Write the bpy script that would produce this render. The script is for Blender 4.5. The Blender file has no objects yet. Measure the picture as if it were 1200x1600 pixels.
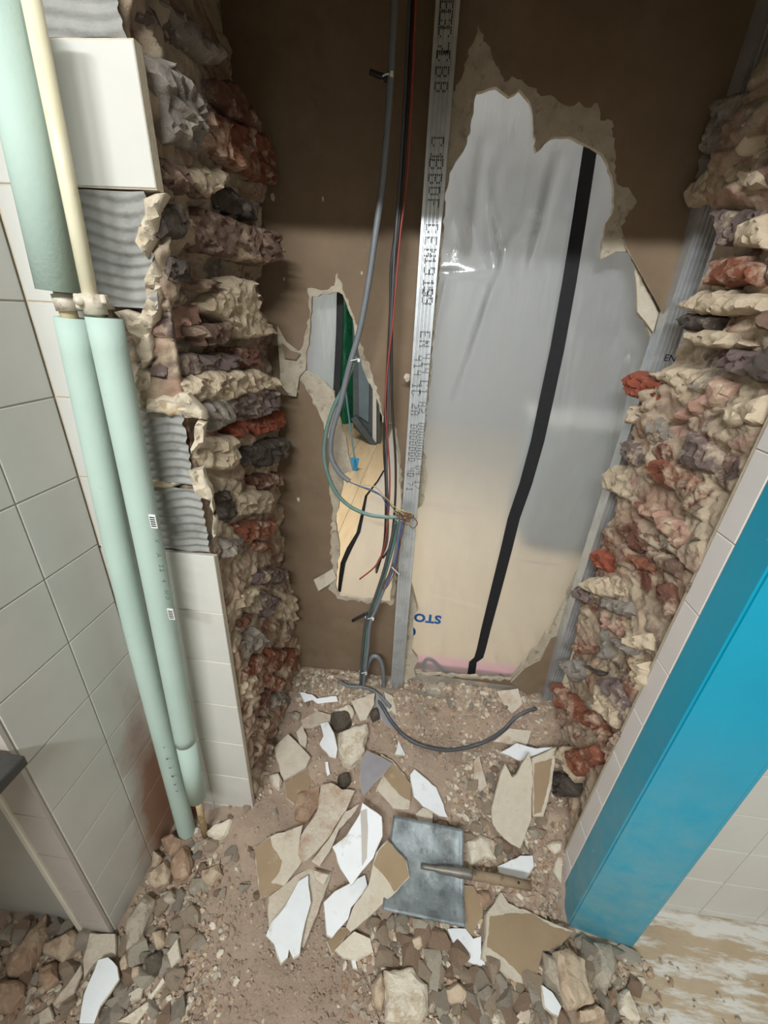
import bpy, bmesh, math, random
from mathutils import Vector, Matrix, geometry, noise as N

rnd = random.Random(7)
SC = bpy.context.scene
COL = SC.collection

# ------------------------------------------------------------------ camera
F = 629.8                      # focal length in pixels of a 1200 x 1600 picture
H = 1.5
RX = Vector((0.99261529, -0.09471282, 0.07579164))
RY = Vector((0.10951131, 0.4309341, -0.89571372))
RZ = Vector((0.05217437, 0.89739918, 0.4381239))
cd = bpy.data.cameras.new('camera'); cam = bpy.data.objects.new('camera', cd); COL.objects.link(cam)
cam.matrix_world = Matrix(((RX[0], RX[1], RX[2], 0), (RY[0], RY[1], RY[2], 0), (RZ[0], RZ[1], RZ[2], H), (0, 0, 0, 1)))
cd.sensor_fit = 'HORIZONTAL'; cd.sensor_width = 36.0; cd.lens = F / 1200 * 36; cd.clip_start = 0.02
SC.camera = cam
# ------------------------------------------------------------------ world, lamps, exposure
w = bpy.data.worlds.new('world'); SC.world = w; w.use_nodes = True
w.node_tree.nodes['Background'].inputs[0].default_value = (0.95, 0.98, 1.0, 1)
w.node_tree.nodes['Background'].inputs[1].default_value = 0.32
def area(name, loc, target, sx, sy, power, col):
    l = bpy.data.lights.new(name, 'AREA'); l.shape = 'RECTANGLE'; l.size = sx; l.size_y = sy; l.energy = power; l.color = col
    o = bpy.data.objects.new(name, l); COL.objects.link(o); o.location = loc
    o.rotation_euler = (Vector(target) - Vector(loc)).to_track_quat('-Z', 'Y').to_euler()
    return o
area('ceiling_tube_light', (-0.30, -1.1, 2.47), (0.05, 0.7, 0.4), 1.2, 0.10, 45, (0.95, 0.985, 1.0))
area('rear_room_light', (-0.7, 2.35, 2.8), (-0.45, 2.7, 0.0), 1.2, 1.0, 72, (0.98, 0.99, 1.0))
SC.view_settings.view_transform = 'Standard'; SC.view_settings.look = 'None'
SC.view_settings.gamma = 1.0; SC.view_settings.use_curve_mapping = False
SC.view_settings.exposure = 0.44
SC.cycles.use_denoising = True
SC.cycles.max_bounces = 8; SC.cycles.sample_clamp_indirect = 4.0

# ------------------------------------------------------------------ pixel helpers: a pixel's ray meets a real plane of the room
def ray(p):
    c = Vector(((p[0] - 600) / F, -(p[1] - 800) / F, -1.0))
    return Vector((RX.dot(c), RY.dot(c), RZ.dot(c)))
O = Vector((0, 0, H))
def on_y(p, y): r = ray(p); return O + r * (y / r.y)
def on_x(p, x): r = ray(p); return O + r * (x / r.x)
def on_z(p, z): r = ray(p); return O + r * ((z - H) / r.z)
def on_plane(p, q, n): r = ray(p); return O + r * ((q - O).dot(n) / r.dot(n))

GC = [(-.65, .64, .05), (-.65, .38, .065), (-.54, .63, .09), (-.5, .70, .15), (-.40, .65, .145), (-.40, 1.15, .19), (-.2, 1.12, .20), (0, 1.12, .20),
      (.3, 1.15, .21), (.55, 1.1, .22), (.5, .9, .17), (.535, .78, .15), (.535, .70, .10), (.535, .65, .045), (.535, .58, .0), (.66, .46, 0),
      (.8, .62, 0), (1.2, .6, 0), (1.0, .3, 0), (0, .9, .15), (.2, .92, .13), (.4, .9, .15), (-.25, .9, .16), (0, .7, .115), (.25, .68, .10),
      (-.2, .65, .115), (-.2, .45, .075), (0, .42, .055), (.3, .42, .05), (-.42, .48, .08), (-.58, .54, .06), (-.8, .34, .06), (-1.2, .3, .05),
      (.44, .50, .035), (.42, .64, .06), (.60, .36, .015), (-.4, .2, .06), (0, .1, .04), (.4, .2, .03), (-.7, .0, .04), (0, -.3, .02), (.7, 0, 0)]
def ground(x, y):
    s = ws = 0.0
    for a, b, c in GC:
        d = (x - a) ** 2 + (y - b) ** 2 + 0.0006
        k = 1.0 / (d * d); s += k * c; ws += k
    return s / ws
def on_ground(p, lift=0.0):
    z = .08
    for _ in range(8):
        q = on_z(p, z); z = 0.5 * z + 0.5 * (ground(q.x, q.y) + lift)
    return on_z(p, z)

# ------------------------------------------------------------------ materials
def srgb(h):
    h = h.lstrip('#'); o = []
    for i in (0, 2, 4):
        v = int(h[i:i + 2], 16) / 255; o.append(v / 12.92 if v <= .04045 else ((v + .055) / 1.055) ** 2.4)
    return (*o, 1.0)
class NT:
    def __init__(s, name):
        s.m = bpy.data.materials.new(name); s.m.use_nodes = True; s.t = s.m.node_tree; s.n = s.t.nodes; s.l = s.t.links
        s.b = s.n['Principled BSDF']; s.tc = s.n.new('ShaderNodeTexCoord'); s.geo = None
    def new(s, t, **kw):
        n = s.n.new(t)
        for k, v in kw.items(): setattr(n, k, v)
        return n
    def coord(s, rand=True, space='Object', scale=None):
        out = s.tc.outputs[space]
        if rand:
            oi = s.new('ShaderNodeObjectInfo'); m = s.new('ShaderNodeMath', operation='MULTIPLY'); m.inputs[1].default_value = 37.0
            s.l.new(oi.outputs['Random'], m.inputs[0]); a = s.new('ShaderNodeVectorMath', operation='ADD')
            s.l.new(out, a.inputs[0]); s.l.new(m.outputs[0], a.inputs[1]); out = a.outputs[0]
        if scale:
            a = s.new('ShaderNodeVectorMath', operation='MULTIPLY'); a.inputs[1].default_value = scale; s.l.new(out, a.inputs[0]); out = a.outputs[0]
        return out
    def noise(s, vec, scale, detail=4, rough=.6):
        n = s.new('ShaderNodeTexNoise'); n.inputs['Scale'].default_value = scale; n.inputs['Detail'].default_value = detail
        n.inputs['Roughness'].default_value = rough; s.l.new(vec, n.inputs['Vector']); return n.outputs['Fac']
    def ramp(s, fac, lo, hi):
        r = s.new('ShaderNodeMapRange'); r.inputs[1].default_value = lo; r.inputs[2].default_value = hi; s.l.new(fac, r.inputs[0]); return r.outputs[0]
    def mix(s, fac, a, b):
        m = s.new('ShaderNodeMix', data_type='RGBA')
        if isinstance(fac, (int, float)): m.inputs['Factor'].default_value = fac
        else: s.l.new(fac, m.inputs['Factor'])
        for v, k in ((a, 6), (b, 7)):
            if isinstance(v, tuple): m.inputs[k].default_value = v
            else: s.l.new(v, m.inputs[k])
        return m.outputs[2]
    def math(s, op, a, b=0.0):
        m = s.new('ShaderNodeMath', operation=op)
        for v, k in ((a, 0), (b, 1)):
            if isinstance(v, (int, float)): m.inputs[k].default_value = v
            else: s.l.new(v, m.inputs[k])
        return m.outputs[0]
    def color(s, c):
        if isinstance(c, tuple): s.b.inputs['Base Color'].default_value = c
        else: s.l.new(c, s.b.inputs['Base Color'])
    def bump(s, h, dist, strength=1.0):
        b = s.new('ShaderNodeBump'); b.inputs['Distance'].default_value = dist; b.inputs['Strength'].default_value = strength
        s.l.new(h, b.inputs['Height']); s.l.new(b.outputs[0], s.b.inputs['Normal'])
    def set(s, **kw):
        for k, v in kw.items(): s.b.inputs[k.replace('_', ' ')].default_value = v
        return s
def grain(name, c1, c2, scale=30, rough=.85, bump=.002, bscale=None, c3=None, s3=12, lo3=.52, hi3=.62, rand=True, metal=0.0, lo=.3, hi=.7, stretch=None):
    t = NT(name); v = t.coord(rand, scale=stretch)
    c = t.mix(t.ramp(t.noise(v, scale), lo, hi), srgb(c1), srgb(c2))
    if c3: c = t.mix(t.ramp(t.noise(v, s3, 6, .7), lo3, hi3), c, srgb(c3))
    t.color(c); t.set(Roughness=rough, Metallic=metal)
    if bump: t.bump(t.noise(v, bscale or scale * 2.5, 6, .7), bump)
    return t.m
M = {}
M['brown_paper'] = grain('brown_paper', '#73604b', '#7e6a54', 9, .8, .0006, 60, c3='#857360', s3=5, lo3=.5, hi3=.75, rand=False)
M['shard_paper'] = grain('shard_paper', '#927c60', '#9b866a', 14, .85, .0006, 70, c3='#b09a7c', s3=25, lo3=.6, hi3=.75)
M['plaster'] = grain('plaster_core', '#c9bda9', '#d6ccba', 40, .9, .004, 120, c3='#b3a48e', s3=20, lo3=.55, hi3=.72)
M['dusty_plaster'] = grain('dusty_plaster', '#cdbfaa', '#d9cfbe', 22, .9, .004, 110, c3='#b3967e', s3=14, lo3=.48, hi3=.68)
M['torn_plaster'] = grain('torn_plaster', '#a89c88', '#c0b5a2', 30, .92, .003, 120, c3='#8d806c', s3=40, lo3=.55, hi3=.68, rand=False)
M['white_paint'] = grain('white_paint', '#e9ecee', '#e3e5e5', 16, .5, .0005, 60, c3='#c9c2b6', s3=22, lo3=.57, hi3=.72)
M['grey_paint'] = grain('grey_paint', '#7a7478', '#868184', 16, .5, .0005, 60, c3='#9b9490', s3=14, lo3=.58, hi3=.72)
M['stone_tan'] = grain('stone_tan', '#bba48a', '#cdbaa2', 30, .92, .004, 90, c3='#a38a72', s3=16)
M['stone_brown'] = grain('stone_brown', '#9d7f68', '#b0947c', 30, .92, .004, 90, c3='#c0a68c', s3=18)
M['stone_grey'] = grain('stone_grey', '#a89b8a', '#beb2a0', 30, .92, .004, 90, c3='#857a6d', s3=18)
M['stone_dark'] = grain('stone_dark', '#4a4238', '#5f564a', 30, .9, .004, 90, c3='#7f7464', s3=18, lo3=.58, hi3=.7)
M['stone_cream'] = grain('stone_cream', '#d6cab4', '#e2d8c6', 30, .92, .004, 90, c3='#bfae94', s3=16)
M['mortar'] = grain('lime_mortar', '#b9a88c', '#cfbfa3', 22, .95, .006, 70, c3='#8d7f70', s3=13, lo3=.54, hi3=.66, rand=False)
def masonry_mat():
    t = NT('rubble_masonry'); v = t.coord(False); at = t.new('ShaderNodeVertexColor', layer_name='rubble')
    c = t.mix(t.ramp(t.noise(v, 30, 6, .7), .46, .60), at.outputs[0], srgb('#cbb99e'))          # lime mortar smeared over the stones
    c = t.mix(t.ramp(t.noise(v, 16, 6, .7), .54, .70), c, srgb('#97887a')); c = t.mix(t.math('MULTIPLY', t.ramp(t.noise(v, 7, 5, .65), .46, .62), .65), c, srgb('#9c7460'))
    t.color(c); t.set(Roughness=.96); t.bump(t.noise(v, 80, 8, .75), .006); return t.m
M['masonry'] = masonry_mat()
def brick_mat(name, c1, c2, dust, lo=.52, hi=.66):
    return grain(name, c1, c2, 45, .93, .005, 85, c3=dust, s3=17, lo3=lo, hi3=hi)
M['red'] = brick_mat('brick_red', '#74432f', '#85503a', '#b7a08a', 0.5, 0.64)
M['bright_red'] = brick_mat('brick_bright_red', '#854330', '#98533d', '#bfa48b', 0.58, 0.72)
M['dark_red'] = brick_mat('brick_dark_red', '#5f3d30', '#704b3c', '#a9937f', 0.5, 0.64)
M['purple'] = brick_mat('brick_purple', '#655652', '#776661', '#b3a18c', 0.5, 0.64)
M['brown'] = brick_mat('brick_brown', '#664f43', '#786052', '#b09b84', 0.5, 0.64)
M['gray'] = brick_mat('brick_grey', '#7b736b', '#928a80', '#b8ab98', .54, .68)
M['dark'] = brick_mat('brick_dark_and_hole_shade', '#453c36', '#574d45', '#9c8f80', 0.56, 0.7)  # dark bricks, also the painted shade of a hole in the left masonry
M['cream'] = brick_mat('mortar_cream', '#bfac92', '#cfbea4', '#a08a76', .56, .7)
M['tan'] = brick_mat('mortar_tan', '#ab9a82', '#bfae94', '#8b7b69', .56, .7)
M['pink'] = brick_mat('brick_pink', '#a07a6a', '#b4917f', '#cbb89d', .5, .66)
M['adhesive'] = grain('tile_adhesive', '#84847f', '#989792', 25, .8, .0015, 90, c3='#6f6e6a', s3=12, lo3=.55, hi3=.7, rand=False)
M['edge_plaster'] = grain('edge_plaster', '#bfb29c', '#d0c3ad', 30, .9, .003, 90, c3='#d6b486', s3=9, lo3=.6, hi3=.7)
def tile_mat():
    t = NT('glazed_tile'); v = t.coord(True)
    c = t.mix(t.ramp(t.noise(v, 6), .3, .7), srgb('#c4c2bb'), srgb('#cdcbc4'))
    # brick dust lying on the lower tiles beside the pipes (a stain of its own)
    g = t.new('ShaderNodeNewGeometry'); sp = t.new('ShaderNodeSeparateXYZ'); t.l.new(g.outputs['Position'], sp.inputs[0])
    a = t.ramp(sp.outputs[2], .85, .25); b = t.ramp(sp.outputs[1], .44, .6); x = t.ramp(sp.outputs[0], -.50, -.60)
    n = t.noise(g.outputs['Position'], 9, 6, .65)
    k = t.math('MULTIPLY', t.math('MULTIPLY', a, b), x)
    k = t.ramp(t.math('ADD', t.math('MULTIPLY', k, .75), t.math('MULTIPLY', n, .7)), .62, .95)
    c = t.mix(t.math('MULTIPLY', k, .9), c, srgb('#9d745b')); t.color(c); t.set(Roughness=.28)
    t.bump(t.noise(v, 9, 2), .0008); return t.m
M['tile'] = tile_mat()
M['strip_tile'] = grain('strip_tile', '#d5cfcb', '#dad5d1', 8, .4, .0004, 30)
M['grout'] = grain('grout', '#a09a8c', '#aca698', 30, .9, .001, 90, rand=False)
M['wall_paint'] = grain('wall_paint_white', '#cfcdc7', '#d6d4ce', 8, .7, .0005, 60, rand=False)
def foam():
    t = NT('green_foam'); v = t.coord(False)
    c = t.mix(t.ramp(t.noise(v, 7), .3, .7), srgb('#a8bcb1'), srgb('#b1c4b9'))
    c = t.mix(t.ramp(t.noise(v, 28, 6, .7), .66, .8), c, srgb('#8fa996')); t.color(c); t.set(Roughness=.75); t.bump(t.noise(v, 160, 2), .0004); return t.m
M['foam'] = foam()
M['cream_pipe'] = grain('cream_pipe', '#d8cfae', '#e0d9bd', 18, .45, .0004, 60, c3='#bfae84', s3=30, lo3=.62, hi3=.75)
M['rusty_pipe'] = grain('rusty_pipe', '#b39b76', '#c6b18e', 28, .7, .001, 80, c3='#8d6f4d', s3=26)
M['bracket'] = grain('bracket', '#b9ae9c', '#cfc5b4', 40, .5, .0006, 90, c3='#857662', s3=22)
M['zinc'] = grain('zinc_steel', '#bfc3c5', '#cfd3d5', 14, .36, .0002, 120, rand=False, metal=.6, c3='#a5a9ab', s3=20, lo3=.5, hi3=.8)
M['track_zinc'] = grain('track_zinc', '#9d968a', '#b3aca0', 20, .55, .0006, 90, metal=.4, c3='#c8bba6', s3=22, lo3=.5, hi3=.62)
M['zinc_dark'] = grain('zinc_dark_side', '#3c3e40', '#4a4c4e', 14, .5, .0002, 120, metal=.7)
M['ink'] = grain('black_ink', '#1b1c1e', '#26272a', 30, .6, 0)
M['blue_ink'] = grain('blue_ink', '#1c5a9c', '#2160a2', 30, .6, 0)
M['green_ink'] = grain('faded_ink', '#4c6157', '#5a7066', 30, .7, 0)
M['black'] = grain('black_rubber', '#17171a', '#222226', 30, .55, .0003, 200)
M['zip'] = grain('black_zip_tape', '#121215', '#1b1b1f', 60, .75, .0006, 300)
M['cable_grey'] = grain('cable_grey', '#6d7174', '#787c80', 30, .45, .0002)
M['cable_green'] = grain('cable_green', '#5f7a72', '#6c877e', 30, .45, .0002)
M['cable_black'] = grain('cable_black', '#2a2421', '#352e2a', 30, .45, .0002)
M['cable_dark'] = grain('cable_dark', '#46484b', '#525457', 30, .45, .0002)
M['wire_red'] = grain('wire_red', '#8b3a30', '#9a463a', 30, .45, 0)
M['wire_pink'] = grain('wire_pink', '#b77a70', '#c4897e', 30, .45, 0)
M['wire_yellow'] = grain('wire_yellow', '#a8986a', '#b7a87a', 30, .45, 0)
M['wire_blue'] = grain('wire_blue', '#35528a', '#41609a', 30, .45, 0)
M['wire_brown'] = grain('wire_brown', '#6a3f35', '#784a3e', 30, .45, 0)
M['tie_white'] = grain('tie_white', '#d6d7d3', '#e2e3df', 30, .4, 0)
M['cord_blue'] = grain('cord_blue', '#2a8fc4', '#3a9fd2', 30, .5, 0)
M['green_tarp'] = grain('green_tarp', '#0f5a3c', '#17704b', 8, .35, .01, 9, c3='#0a3a2a', s3=7, lo3=.5, hi3=.66)
M['steel_blade'] = grain('steel_blade', '#7f8687', '#949b9c', 9, .6, .0008, 40, metal=.45, c3='#636b6b', s3=11, lo3=.48, hi3=.66, rand=False)
M['shovel_wood'] = grain('worn_wood_handle', '#857159', '#9b8870', 26, .7, .001, 60, c3='#675540', s3=22, stretch=(1, 1, 1))
M['socket'] = grain('rusted_socket', '#76736c', '#8b877e', 30, .5, .0006, 70, metal=.6, c3='#7f6a55', s3=22)
M['door_grey'] = grain('grey_panel_paint', '#aaa79f', '#b3b0a8', 6, .6, .0004, 50, rand=False)
M['end_grey'] = grain('grey_end_tile', '#b2aaa1', '#bdb5ac', 6, .5, .0004, 50, rand=False)
M['bead'] = grain('cream_bead', '#d2cdbf', '#dad5c8', 20, .5, .0003, 60)
M['worktop'] = grain('dark_worktop', '#33312f', '#3d3b38', 40, .4, .0004, 90, c3='#6a6660', s3=34, lo3=.66, hi3=.75)
M['plank'] = grain('pale_plank', '#d6b88c', '#e2c79c', 5, .55, .0008, 40, c3='#b8946a', s3=6, lo3=.55, hi3=.75, stretch=(6, .5, 6))
M['rear_paint'] = grain('rear_wall_paint', '#868f94', '#929a9f', 4, .8, .0004, 40, rand=False)
M['dark_frame'] = grain('dark_grey_frame', '#4d5456', '#5b6264', 10, .4, .0003, 60, metal=.2)
M['bright_frame'] = grain('bright_aluminium', '#d3d2cb', '#dddcd5', 10, .35, .0002, 60, metal=.3)
M['cabinet_grey'] = grain('cabinet_grey', '#5d6d73', '#697a80', 4, .6, .0004, 50)
M['pink'+'_strip'] = grain('pink_insulation', '#e59aa0', '#eda8ad', 20, .8, .001, 60)
def blade_mat():
    t = NT('worn_blade'); v = t.coord(False)
    c = t.mix(t.ramp(t.noise(v, 10, 6, .65), .36, .64), srgb('#5d6465'), srgb('#98a0a1')); c = t.mix(t.ramp(t.noise(v, 22, 7, .7), .55, .72), c, srgb('#4b5050'))
    c = t.mix(t.ramp(t.noise(v, 17, 7, .75), .60, .72), c, srgb('#b4aca0')); t.color(c); t.set(Roughness=.5, Metallic=.4); t.bump(t.noise(v, 60, 6), .0012); return t.m
M['steel_blade'] = blade_mat()
def blue_mat():
    t = NT('turquoise_paint'); v = t.coord(False)
    c = t.mix(t.ramp(t.noise(v, 5), .3, .7), srgb('#008fae'), srgb('#0596b4'))
    g = t.new('ShaderNodeNewGeometry'); sp = t.new('ShaderNodeSeparateXYZ'); t.l.new(g.outputs['Position'], sp.inputs[0])
    d = t.math('MULTIPLY', t.ramp(sp.outputs[2], .9, .0), t.ramp(t.noise(v, 16, 6, .7), .25, .75))       # dust from the work, thickest near the floor
    c = t.mix(t.math('MULTIPLY', d, .75), c, srgb('#8fa39b'))
    c = t.mix(t.ramp(t.noise(v, 60, 3, .6), .76, .80), c, srgb('#cfd6d2')); t.color(c); t.set(Roughness=.42); t.bump(t.noise(v, 30, 3), .0006); return t.m
M['turquoise'] = blue_mat()
def dust_mat():
    t = NT('brick_dust'); v = t.coord(False)
    c = t.mix(t.ramp(t.noise(v, 6, 6, .7), .3, .7), srgb('#b39b87'), srgb('#c6af9b'))
    c = t.mix(t.ramp(t.noise(v, 55, 6, .75), .5, .7), c, srgb('#c9b29c')); c = t.mix(t.ramp(t.noise(v, 26, 6, .7), .6, .74), c, srgb('#9a806c'))
    t.color(c); t.set(Roughness=.97); t.bump(t.noise(v, 120, 8, .8), .006); return t.m
M['dust'] = dust_mat()
def floor_mat():
    t = NT('plaster_smeared_floor'); v = t.coord(False); m = t.new('ShaderNodeMapping'); m.inputs['Rotation'].default_value = (0, 0, .95); m.inputs['Scale'].default_value = (2.2, 11, 4)
    t.l.new(v, m.inputs[0])
    c = t.mix(t.ramp(t.noise(v, 9, 5), .3, .7), srgb('#a8957a'), srgb('#b8a68c'))
    c = t.mix(t.ramp(t.noise(m.outputs[0], 2.2, 7, .68), .46, .56), c, srgb('#d3d0c8')); c = t.mix(t.ramp(t.noise(v, 20, 6, .7), .6, .75), c, srgb('#b39a80'))
    t.color(c); t.set(Roughness=.8); t.bump(t.noise(m.outputs[0], 3, 6), .003); return t.m
M['floor'] = floor_mat()
def sheet_mat():
    t = NT('milky_plastic_sheet'); n, l = t.n, t.l
    v = t.coord(False); out = n['Material Output']
    tr = t.new('ShaderNodeBsdfTranslucent'); tr.inputs[0].default_value = (.88, .90, .90, 1)
    rf = t.new('ShaderNodeBsdfRefraction'); rf.inputs['IOR'].default_value = 1.12; rf.inputs['Roughness'].default_value = .42; rf.inputs[0].default_value = (.93, .95, .95, 1)
    df = t.new('ShaderNodeBsdfDiffuse'); df.inputs[0].default_value = (.75, .77, .77, 1)
    gl = t.new('ShaderNodeBsdfGlossy'); gl.inputs['Roughness'].default_value = .16
    b = t.new('ShaderNodeBump'); b.inputs['Distance'].default_value = .004; b.inputs['Strength'].default_value = .8
    m = t.new('ShaderNodeMapping'); m.inputs['Rotation'].default_value = (0, .35, 0); m.inputs['Scale'].default_value = (9, 3, 2); l.new(v, m.inputs[0])
    hh = t.math('ADD', t.noise(m.outputs[0], 3, 4, .5), t.math('MULTIPLY', t.noise(v, 26, 5, .6), .35)); l.new(hh, b.inputs['Height'])
    for s in (tr, df, gl): l.new(b.outputs[0], s.inputs['Normal'])
    def mx(f, a, c):
        k = t.new('ShaderNodeMixShader'); k.inputs[0].default_value = f; l.new(a.outputs[0], k.inputs[1]); l.new(c.outputs[0], k.inputs[2]); return k
    k = mx(.74, tr, rf); k = mx(.20, k, df); k = mx(.13, k, gl); l.new(k.outputs[0], out.inputs[0])
    t.n.remove(t.b); return t.m
M['sheet'] = sheet_mat()

# ------------------------------------------------------------------ mesh helpers
def mesh(name, vs, fs, mats, parent=None, smooth=False, fm=None, origin=None):
    vs = [Vector(v) for v in vs]
    if origin is None: origin = sum(vs, Vector()) / len(vs)
    if parent is not None: origin = Vector((0, 0, 0))
    me = bpy.data.meshes.new(name); me.from_pydata([tuple(v - origin) for v in vs], [], fs)
    for m in (mats if isinstance(mats, (list, tuple)) else [mats]): me.materials.append(M[m])
    if fm:
        for p, k in zip(me.polygons, fm): p.material_index = k
    if smooth:
        for p in me.polygons: p.use_smooth = True
    me.validate()
    o = bpy.data.objects.new(name, me); COL.objects.link(o)
    if parent is not None:
        o.parent = parent
        o.location = -parent_loc(parent)
    else: o.location = origin
    return o
def parent_loc(p):
    v = Vector(p.location)
    while p.parent is not None: p = p.parent; v += p.location
    return v
def empty(name, loc=(0, 0, 0)):
    o = bpy.data.objects.new(name, None); COL.objects.link(o); o.location = loc; return o
def tag(o, label=None, cat=None, group=None, kind=None):
    if label: o['label'] = label
    if cat: o['category'] = cat
    if group: o['group'] = group
    if kind: o['kind'] = kind
    return o
def recalc(o):
    bm = bmesh.new(); bm.from_mesh(o.data); bmesh.ops.recalc_face_normals(bm, faces=bm.faces); bm.to_mesh(o.data); bm.free(); return o
BOXF = [(0, 3, 2, 1), (4, 5, 6, 7), (0, 1, 5, 4), (1, 2, 6, 5), (2, 3, 7, 6), (3, 0, 4, 7)]
def box(name, a, b, mats, parent=None, bev=0.0, fm=None):
    x0, y0, z0 = a; x1, y1, z1 = b
    o = mesh(name, [(x0, y0, z0), (x1, y0, z0), (x1, y1, z0), (x0, y1, z0), (x0, y0, z1), (x1, y0, z1), (x1, y1, z1), (x0, y1, z1)], BOXF, mats, parent, fm=fm)
    if bev:
        bm = bmesh.new(); bm.from_mesh(o.data); bmesh.ops.bevel(bm, geom=bm.edges[:], offset=bev, segments=1, affect='EDGES'); bm.to_mesh(o.data); bm.free()
    return o
def catmull(P, k=8):
    P = [Vector(p) for p in P]; out = []
    for i in range(len(P) - 1):
        a = P[max(i - 1, 0)]; b = P[i]; c = P[i + 1]; d = P[min(i + 2, len(P) - 1)]
        for j in range(k):
            t = j / k
            out.append(.5 * ((2 * b) + (c - a) * t + (2 * a - 5 * b + 4 * c - d) * t * t + (3 * b - a - 3 * c + d) * t ** 3))
    out.append(P[-1]); return out
def tube(name, pts, r, mat, parent=None, seg=8, k=8, curve=True, hollow=0):
    Q = catmull(pts, k) if curve and len(pts) > 2 else [Vector(p) for p in pts]
    vs, fs = [], []; up = None
    for i, p in enumerate(Q):
        t = (Q[min(i + 1, len(Q) - 1)] - Q[max(i - 1, 0)]).normalized()
        if up is None: up = t.orthogonal().normalized()
        up = (up - t * up.dot(t)); up = up.normalized() if up.length > 1e-6 else t.orthogonal().normalized()
        s = t.cross(up); rr = r[min(i * len(r) // len(Q), len(r) - 1)] if isinstance(r, (list, tuple)) else r
        for j in range(seg):
            a = 2 * math.pi * j / seg; vs.append(p + (up * math.cos(a) + s * math.sin(a)) * rr)
    for i in range(len(Q) - 1):
        for j in range(seg): fs.append((i * seg + j, i * seg + (j + 1) % seg, (i + 1) * seg + (j + 1) % seg, (i + 1) * seg + j))
    fs.append(tuple(range(seg))[::-1]); fs.append(tuple((len(Q) - 1) * seg + j for j in range(seg)))
    o = mesh(name, vs, fs, mat, parent, smooth=True); return recalc(o)
def rough_outline(P, step, amp, seed):
    """walk a closed outline of 3D points in steps and push the new points off line a little"""
    rr = random.Random(seed); out = []; n = len(P)
    for i in range(n):
        a, b = P[i], P[(i + 1) % n]; L = (b - a).length; k = max(1, min(9, int(L / step)))
        out.append(a)
        for j in range(1, k):
            d = (b - a); out.append(a + d * (j / k) + Vector((rr.uniform(-1, 1), rr.uniform(-1, 1), rr.uniform(-1, 1))) * amp)
    return out
def flatten(P, c, n): return [p - n * (p - c).dot(n) for p in P]
def slab(name, P, n, th, mats, parent=None, seed=0, step=.02, amp=.0018, rim=.003):
    """a broken flat piece: top face (slot 0), crumbled rim and underside (slot 1)"""
    n = n.normalized(); c = sum(P, Vector()) / len(P)
    P = flatten(rough_outline(P, step, amp, seed), c, n); rr = random.Random(seed + 1)
    ar = sum(((P[i] - c).cross(P[(i + 1) % len(P)] - c) for i in range(len(P))), Vector())
    if ar.dot(n) < 0: P = P[::-1]
    m = len(P); vs, fs, fm = [], [], []
    for p in P:
        d = (p - c); d = d.normalized() if d.length else d
        vs.append(p - d * rim * rr.uniform(.2, 1.2))                                 # top edge
    for p in P: vs.append(p - n * th * rr.uniform(.3, .6) + Vector((rr.uniform(-1, 1), rr.uniform(-1, 1), 0)) * rim * .4)
    for p in P: vs.append(p - n * th)
    fs.append(tuple(range(m))); fm.append(0)
    for k in (0, 1):
        for i in range(m):
            j = (i + 1) % m; fs.append((k * m + i, k * m + m + i, k * m + m + j, k * m + j)); fm.append(1)
    fs.append(tuple(range(2 * m, 3 * m))[::-1]); fm.append(1)
    return mesh(name, vs, fs, mats, parent, fm=fm)
def chunk(name, P, n, h, mat, parent=None, seed=0, depth=.02, flat=.62, step=.02, amp=.003, cuts=1, ruf=.004, smooth=True, soft=True):
    """a broken stone: its outline on a face with normal n, standing h proud and running depth into it"""
    n = n.normalized(); P = rough_outline(P, step, amp, seed); c = sum(P, Vector()) / len(P); rr = random.Random(seed + 5)
    ar = sum(((P[i] - c).cross(P[(i + 1) % len(P)] - c) for i in range(len(P))), Vector())
    if ar.dot(n) < 0: P = P[::-1]
    m = len(P); vs, fs = [], []
    for p in P: vs.append(p - n * depth)
    for p in P: vs.append(c + (p - c) * rr.uniform(.93, 1.03) + n * h * rr.uniform(.25, .7))
    tilt = Vector((rr.uniform(-.4, .4), rr.uniform(-.4, .4), rr.uniform(-.4, .4)))
    for p in P: vs.append(c + (p - c) * flat * rr.uniform(.93, 1.04) + n * (h * rr.uniform(.92, 1.05) + (p - c).dot(tilt) * .5))
    vs.append(c + n * h * rr.uniform(.97, 1.05))
    for k in (0, 1):
        for i in range(m): j = (i + 1) % m; fs.append((k * m + i, k * m + j, k * m + m + j, k * m + m + i))
    for i in range(m): fs.append((2 * m + i, 2 * m + (i + 1) % m, 3 * m))
    fs.append(tuple(range(m))[::-1])
    o = mesh(name, vs, fs, mat, parent)
    if cuts:
        bm = bmesh.new(); bm.from_mesh(o.data)
        bmesh.ops.subdivide_edges(bm, edges=bm.edges[:], cuts=cuts, use_grid_fill=True); bmesh.ops.smooth_vert(bm, verts=bm.verts[:], factor=.5, use_axis_x=True, use_axis_y=True, use_axis_z=True)
        if soft:
            for _ in range(6): bmesh.ops.smooth_vert(bm, verts=bm.verts[:], factor=.5, use_axis_x=True, use_axis_y=True, use_axis_z=True)
        bm.normal_update()
        off = Vector((seed * 1.37, seed * .71, 0))
        for v in bm.verts:
            q = v.co + off; d = N.fractal(q * 45, .9, 2.1, 3) * ruf + N.noise(q * 22) * ruf * .8
            v.co += v.normal * d + Vector((N.noise(q * 60), N.noise(q * 60 + Vector((9, 0, 0))), N.noise(q * 60 + Vector((0, 9, 0))))) * ruf * .5
        bm.normal_update()
        for e in bm.edges:
            if len(e.link_faces) == 2 and e.calc_face_angle(0) > .75: e.smooth = False
        for f_ in bm.faces: f_.smooth = smooth
        bm.to_mesh(o.data); bm.free()
    return o
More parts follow.
